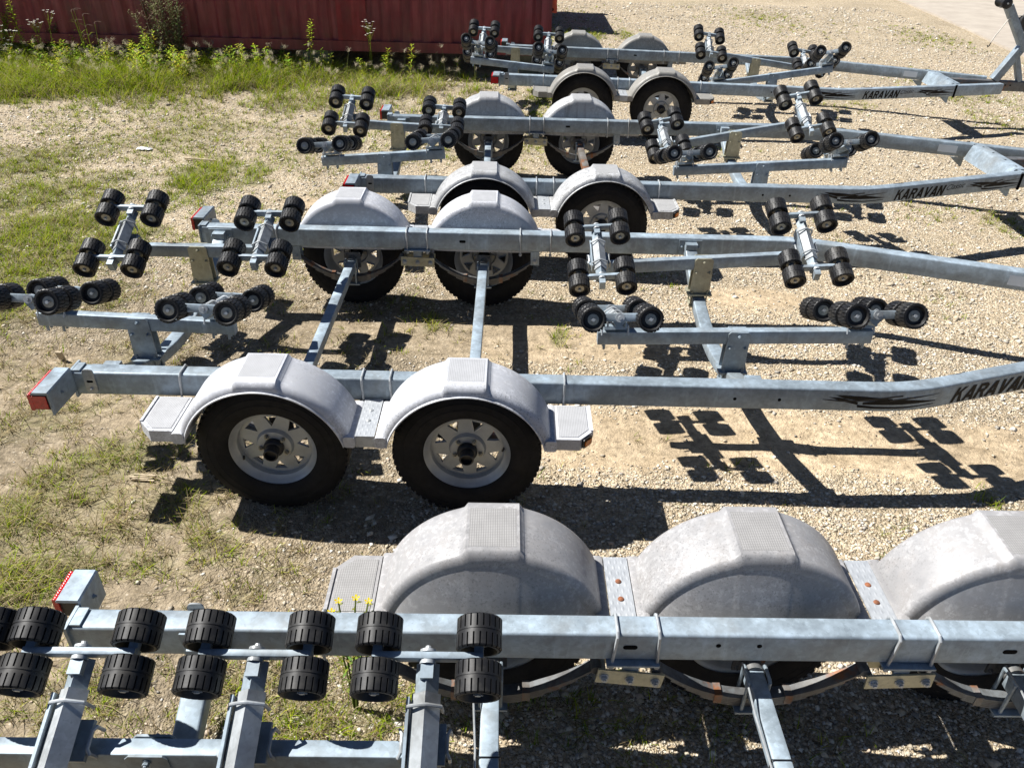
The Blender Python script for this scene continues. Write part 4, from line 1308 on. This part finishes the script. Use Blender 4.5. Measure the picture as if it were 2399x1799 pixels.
for i, (x, y, lab) in enumerate(((-2.9, 12.42, 'greyish timber block under the middle of the red container'), (-8.4, 12.5, 'timber block under the weedy end of the red container'), (.2, 12.6, 'timber block under the bare end of the red container'),
                  (-3.0, 14.3, 'timber block under the hidden side of the red container'))):
    b = MB(); b.box(-.18, .18, -.11, .11, 0, Z0-.003, 0, c=.012)
    tag(obj('timber_block', b.mesh('timber_block', 'timber'), None, Tm(x, y, -.004)), lab, 'block', 'timber blocks under the containers')
for i, (x, y, lab) in enumerate(((-5.0, 16.6, 'timber block under the weedy end of the rear container'), (.3, 16.7, 'timber block under the open end of the rear container'))):
    b = MB(); b.box(-.18, .18, -.11, .11, 0, Z0-.003, 0, c=.012)
    tag(obj('timber_block', b.mesh('timber_block', 'timber'), None, Tm(x, y, -.004)), lab, 'block', 'timber blocks under the containers')

# ------------------------------------------------------------------ weeds (single plants)
def veg_mesh(name, stems, leaves, blobs=()):
    """stems: (p0, p1, r, colour) ; leaves: (root, dir, length, width, colour) ; blobs: (p, r, colour)"""
    vs = []; fs = []; cs = []
    def q(a, b_, c_, d, col):
        o_ = len(vs); vs.extend([a, b_, c_, d]); fs.append((o_, o_+1, o_+2, o_+3)); cs.extend([col]*4)
    for p0, p1, r, col in stems:
        p0 = np.array(p0); p1 = np.array(p1); t = p1-p0; t = t/np.linalg.norm(t)
        a = np.cross(t, (0.3, 1, .1)); a /= np.linalg.norm(a); b_ = np.cross(t, a)
        ring = [a, -a*.5+b_*.87, -a*.5-b_*.87]
        for k in range(3):
            u, w = ring[k], ring[(k+1) % 3]
            q(p0+u*r, p0+w*r, p1+w*r*.6, p1+u*r*.6, col)
    for root, d, L, W, col in leaves:
        root = np.array(root); d = np.array(d)/np.linalg.norm(d)
        sd_ = np.cross(d, (0, 0, 1)); sd_ = sd_/(np.linalg.norm(sd_)+1e-6)
        mid = root+d*L*.5+np.array([0, 0, L*.06]); tip = root+d*L-np.array([0, 0, L*.18])
        q(root, mid-sd_*W/2, tip, mid+sd_*W/2, col)
    for p, r, col in blobs:
        p = np.array(p)
        for k in range(5):
            a = 6.283*k/5; a2 = 6.283*(k+.6)/5
            q(p, p+np.array([math.cos(a), math.sin(a), .25])*r, p+np.array([math.cos((a+a2)/2), math.sin((a+a2)/2), .35])*r*1.2, p+np.array([math.cos(a2), math.sin(a2), .25])*r, col)
    return np_mesh(name, np.array(vs, float), np.array(fs), np.array(cs, float), 'veg')
def leafy_stem(p0, h, lean, col, nl, L, W, stems, leaves, top=None):
    px_, py_, pz_ = p0
    pts = [np.array([px_+lean[0]*t**1.5, py_+lean[1]*t**1.5, pz_+h*t]) for t in np.linspace(0, 1, 6)]
    for a, b_ in zip(pts, pts[1:]): stems.append((a, b_, .0045, tuple(c*.8 for c in col)))
    for k in range(nl):
        t = .12+.88*k/nl
        i = min(4, int(t*5)); p = pts[i]+(pts[i+1]-pts[i])*(t*5-i)
        az = k*2.4+random.random()*.5
        l = L*(.55+.6*math.sin(math.pi*min(1, t*.95+.05)))*random.uniform(.8, 1.2)
        leaves.append((p, (math.cos(az), math.sin(az), random.uniform(.15, .8)), l, W*random.uniform(.8, 1.2), tuple(c*random.uniform(.7, 1.3) for c in col)))
    return pts
GRN, YGR, DKG = (.30, .37, .05), (.48, .55, .06), (.20, .24, .09)
def plant(px, py, h, label, kind, group='weeds along the red container', n_st=1, spread=.1):
    g = gp(px, py); st = []; lv = []; bl = []
    for k in range(n_st):
        ox, oy = random.uniform(-1, 1)*spread, random.uniform(-1, 1)*spread*.6
        hh_ = h*random.uniform(.75, 1.05) if n_st > 1 else h
        ln = (ox*.8+random.uniform(-.06, .06), random.uniform(-.08, .03))
        st.append(((0, 0, -.012), (ox, oy, .004), .005, (.20, .16, .09)))
        if kind == 'leafy': leafy_stem((ox, oy, 0), hh_, ln, YGR, int(26*hh_/.5)+10, .085, .016, st, lv)
        elif kind == 'green': leafy_stem((ox, oy, 0), hh_, ln, GRN, int(26*hh_/.5)+10, .085, .018, st, lv)
        elif kind == 'dock':
            pts = leafy_stem((ox, oy, 0), hh_, ln, DKG, 26, .08, .016, st, lv)
            for j in range(40):
                t = random.uniform(.3, 1); i = min(4, int(t*5)); p = pts[i]+(pts[i+1]-pts[i])*(t*5-i)
                az = random.random()*6.28; e = p+np.array([math.cos(az)*.09, math.sin(az)*.09, .06])*random.uniform(.5, 1.5)
                st.append((p, e, .0022, (.20, .19, .09)))
                for m_ in range(4): lv.append((p+(e-p)*random.random(), (math.cos(az+m_), math.sin(az+m_), .6), .035, .009, (.26, .28, .13) if m_ % 2 else (.46, .42, .27)))
        elif kind == 'daisy':
            pts = leafy_stem((ox, oy, 0), hh_, ln, GRN, 10, .05, .010, st, lv)
            for j in range(7):
                e = pts[-1]+np.array([random.uniform(-.07, .07), random.uniform(-.05, .05), random.uniform(-.05, .06)])
                st.append((pts[-2], e, .0018, GRN)); bl.append((e, .016, (.80, .80, .78))); bl.append((e+np.array([0, 0, .004]), .005, (.7, .5, .05)))
        elif kind == 'foxtail':
            pts = leafy_stem((ox, oy, 0), hh_, ln, GRN, 5, .12, .008, st, lv)
            tip = pts[-1]
            for j in range(26):
                t = j/26; p = tip+np.array([.05*t*t*2, 0, .10*t-.05*t*t*1.5])
                for m_ in range(3): lv.append((p, (math.cos(j*2.1+m_*2), math.sin(j*2.1+m_*2), .8), .016, .006, (.17, .12, .10)))
        elif kind == 'dead':
            pts = leafy_stem((ox, oy, 0), hh_, ln, (.34, .27, .19), 2, .05, .006, st, lv)
            for j in range(10):
                t = random.uniform(.35, .95); i = min(4, int(t*5)); p = pts[i]
                az = random.random()*6.28; e = p+np.array([math.cos(az)*.12, math.sin(az)*.08, .11])*random.uniform(.5, 1.3); st.append((p, e, .0024, (.34, .27, .19)))
                for m_ in range(5): lv.append((p+(e-p)*random.uniform(.4, 1), (math.cos(az+m_), math.sin(az+m_), .7), .030, .008, (.42, .34, .26)))
    o_ = obj('weed', veg_mesh('weed', st, lv, bl), None, Tm(g[0], g[1], float(ground_z(g[0], g[1]))))
    return tag(o_, label, 'weed', group)
plant(412, 168, 1.0, 'big bushy dark green weed standing against the red container', 'dock', n_st=13, spread=.24)
plant(392, 168, 1.10, 'tall dry branching stem rising out of the bushy dark weed', 'dead', n_st=3, spread=.10)
plant(455, 160, .62, 'white-flowered stem leaning beside the bushy dark weed', 'daisy', n_st=2, spread=.05)
plant(365, 176, .66, 'bright yellow-green leafy weed in front of the bushy dark weed', 'leafy', n_st=6, spread=.09)
plant(70, 158, 1.15, 'tall pale leafy stem at the left end of the red container', 'leafy', n_st=2, spread=.06)
plant(35, 150, .80, 'dark leafy weeds crowding the left end of the red container', 'green', n_st=8, spread=.28)
plant(15, 140, 1.0, 'tall dark overgrown weeds past the end of the red container', 'green', n_st=16, spread=.42)
plant(-40, 150, .9, 'dark weed thicket at the edge of the strip beyond the container end', 'green', n_st=16, spread=.42)
plant(95, 148, .6, 'dark dock-like weed filling the gap under the container end', 'dock', n_st=5, spread=.3)
plant(190, 158, .45, 'dense green weed filling the gap below the red wall', 'green', n_st=9, spread=.3)
plant(300, 160, .42, 'dense green weed between the foxtails and the bushy weed', 'green', n_st=9, spread=.3)
plant(120, 150, .55, 'dark green weeds under the red wall near the tall pale stem', 'green', n_st=7, spread=.25)
plant(128, 166, .72, 'white daisy-like weed between the tall pale stem and the foxtail heads', 'daisy', n_st=3, spread=.08)
plant(20, 172, .55, 'low white daisy-like clump at the edge of the weed strip', 'daisy', n_st=5, spread=.14)
plant(218, 170, .78, 'brown-headed foxtail weed curving in front of the red wall', 'foxtail', n_st=4, spread=.07)
plant(240, 172, .62, 'shorter brown-headed foxtail weed beside the curving one', 'foxtail', n_st=3, spread=.06)
plant(262, 178, .48, 'low yellow-green leafy weed beneath the foxtail heads', 'leafy', n_st=4, spread=.10)
plant(325, 176, .46, 'small bright leafy weed left of the bushy dark weed', 'leafy', n_st=3, spread=.06)
plant(590, 178, .50, 'yellow-green weed before the dark gap under the container', 'leafy', n_st=3, spread=.07)
plant(640, 170, .34, 'low leafy weed beside the timber block', 'green', n_st=4, spread=.10)
plant(735, 178, .75, 'slender tall weed with a pale tip by the repair panel', 'leafy', n_st=2, spread=.03)
plant(760, 180, .40, 'leafy weed at the foot of the slender tall weed', 'green', n_st=4, spread=.10)
plant(870, 182, .72, 'thin white-flowered weed in front of the repair panel', 'daisy', n_st=3, spread=.04)
plant(862, 184, .28, 'small yellow-green weed in the container shade', 'leafy', n_st=2, spread=.05)
plant(905, 186, .42, 'upright yellow-green weed in the container shade', 'leafy', n_st=2, spread=.05)
plant(960, 188, .50, 'single bright leafy weed in the container shade before the roller rack', 'leafy', n_st=1, spread=.02)
plant(1022, 184, .26, 'thin weed in shade near the trailer roller rack', 'green', n_st=2, spread=.04)
plant(1075, 182, .28, 'lone pale seedling at the bare end of the container', 'leafy', n_st=1, spread=.02)
plant(690, 182, .32, 'fresh green weed right of the timber block', 'green', n_st=3, spread=.10)
plant(520, 172, .38, 'mid-green weed between the bushy weed and the timber block', 'green', n_st=4, spread=.12)
plant(170, 178, .30, 'low green weed in front of the white daisy-like weed', 'green', n_st=6, spread=.16)
for k_ in range(30):
    px_ = random.uniform(-10, 470) if k_ < 18 else random.uniform(470, 800)
    plant(px_, random.uniform(160, 200) if k_ < 18 else random.uniform(168, 190), random.uniform(.26, .50), ('knee-high yellow-green leafy weed' if k_ % 3 else 'knee-high darker green broad-leaved weed')+(' in the strip between the daisy-like clump and the bushy weed' if px_ < 412 else ' in the strip between the bushy weed and the repair panel'), 'leafy' if k_ % 3 else 'green', 'knee-high weeds along the red container', n_st=random.randint(2, 5), spread=.09)
# yellow-flowered weed growing up at the three-axle trailer's rear fender
def yellow_weed():
    st = []; lv = []; bl = []
    for k in range(6):
        ox, oy = random.uniform(-.012, .012), random.uniform(-.008, .008)
        st.append(((0, 0, -.006), (ox, oy, .004), .004, (.2, .2, .08))); h_ = random.uniform(.50, .62); pts = leafy_stem((ox, oy, 0), h_, (ox*9, random.uniform(-.03, .03)), (.20, .25, .06), 22, .035, .008, st, lv)
        if k < 4: bl.append((pts[-1], .012, (.75, .58, .02)))
    return veg_mesh('yellow_weed', st, lv, bl)
tag(obj('flowering_weed', yellow_weed(), None, Tm(-.53, 1.775, 0)), 'thin weed with yellow flowers growing up beside the grey rear fender flap', 'weed')

# ------------------------------------------------------------------ litter
b = MB(); g = gp(338, 352)
nn = 9
pts = [(random.uniform(-.10, .10), random.uniform(-.05, .05)) for _ in range(3)]
grid = []
for i in range(nn):
    for j in range(6):
        u, v_ = i/(nn-1), j/5
        grid.append((-.075+.15*u+random.uniform(-.008, .008), -.03+.06*v_+random.uniform(-.008, .008), .008+.035*math.sin(u*3.1)*math.sin(v_*3.1)*random.uniform(.3, 1)+.012*random.random()))
b.add(grid, [(i*6+j, (i+1)*6+j, (i+1)*6+j+1, i*6+j+1) for i in range(nn-1) for j in range(5)])
tag(obj('litter', b.mesh('litter', 'plastic_bag', 60), None, Tm(g[0], g[1], 0)), 'crumpled white plastic scrap lying on the gravel', 'litter')
b = MB(); g = gp(470, 377)
b.tube([(-.17, .03, .012), (-.06, .012, .016), (.05, 0, .012), (.17, -.02, .014)], .011, 8)
tag(obj('stick', b.mesh('stick', 'wood'), None, Tm(g[0], g[1], 0)), 'pale bare stick lying on the gravel near the white scrap', 'stick')
b = MB(); g = gp(340, 1122)
for k in range(4):
    b.box(-.055+random.uniform(-.02, .01), .055+random.uniform(-.02, .02), -.014+.008*k-.006, -.014+.008*k+.003, .002, .010+.004*k, 0, Rz(random.uniform(-.15, .15)))
tag(obj('wood_splinter', b.mesh('wood_splinter', 'wood'), None, Tm(g[0], g[1], 0)), 'split grey wood chunk lying beside the tyre shadow', 'wood')
b = MB(); g = gp(147, 842)
b.box(-.02, .02, -.006, .006, 0, .07, 0, Rx(.3), c=.004)
tag(obj('bark_chip', b.mesh('bark_chip', 'wood'), None, Tm(g[0], g[1], 0)), 'upright pale wood chip behind the red tail light', 'wood')
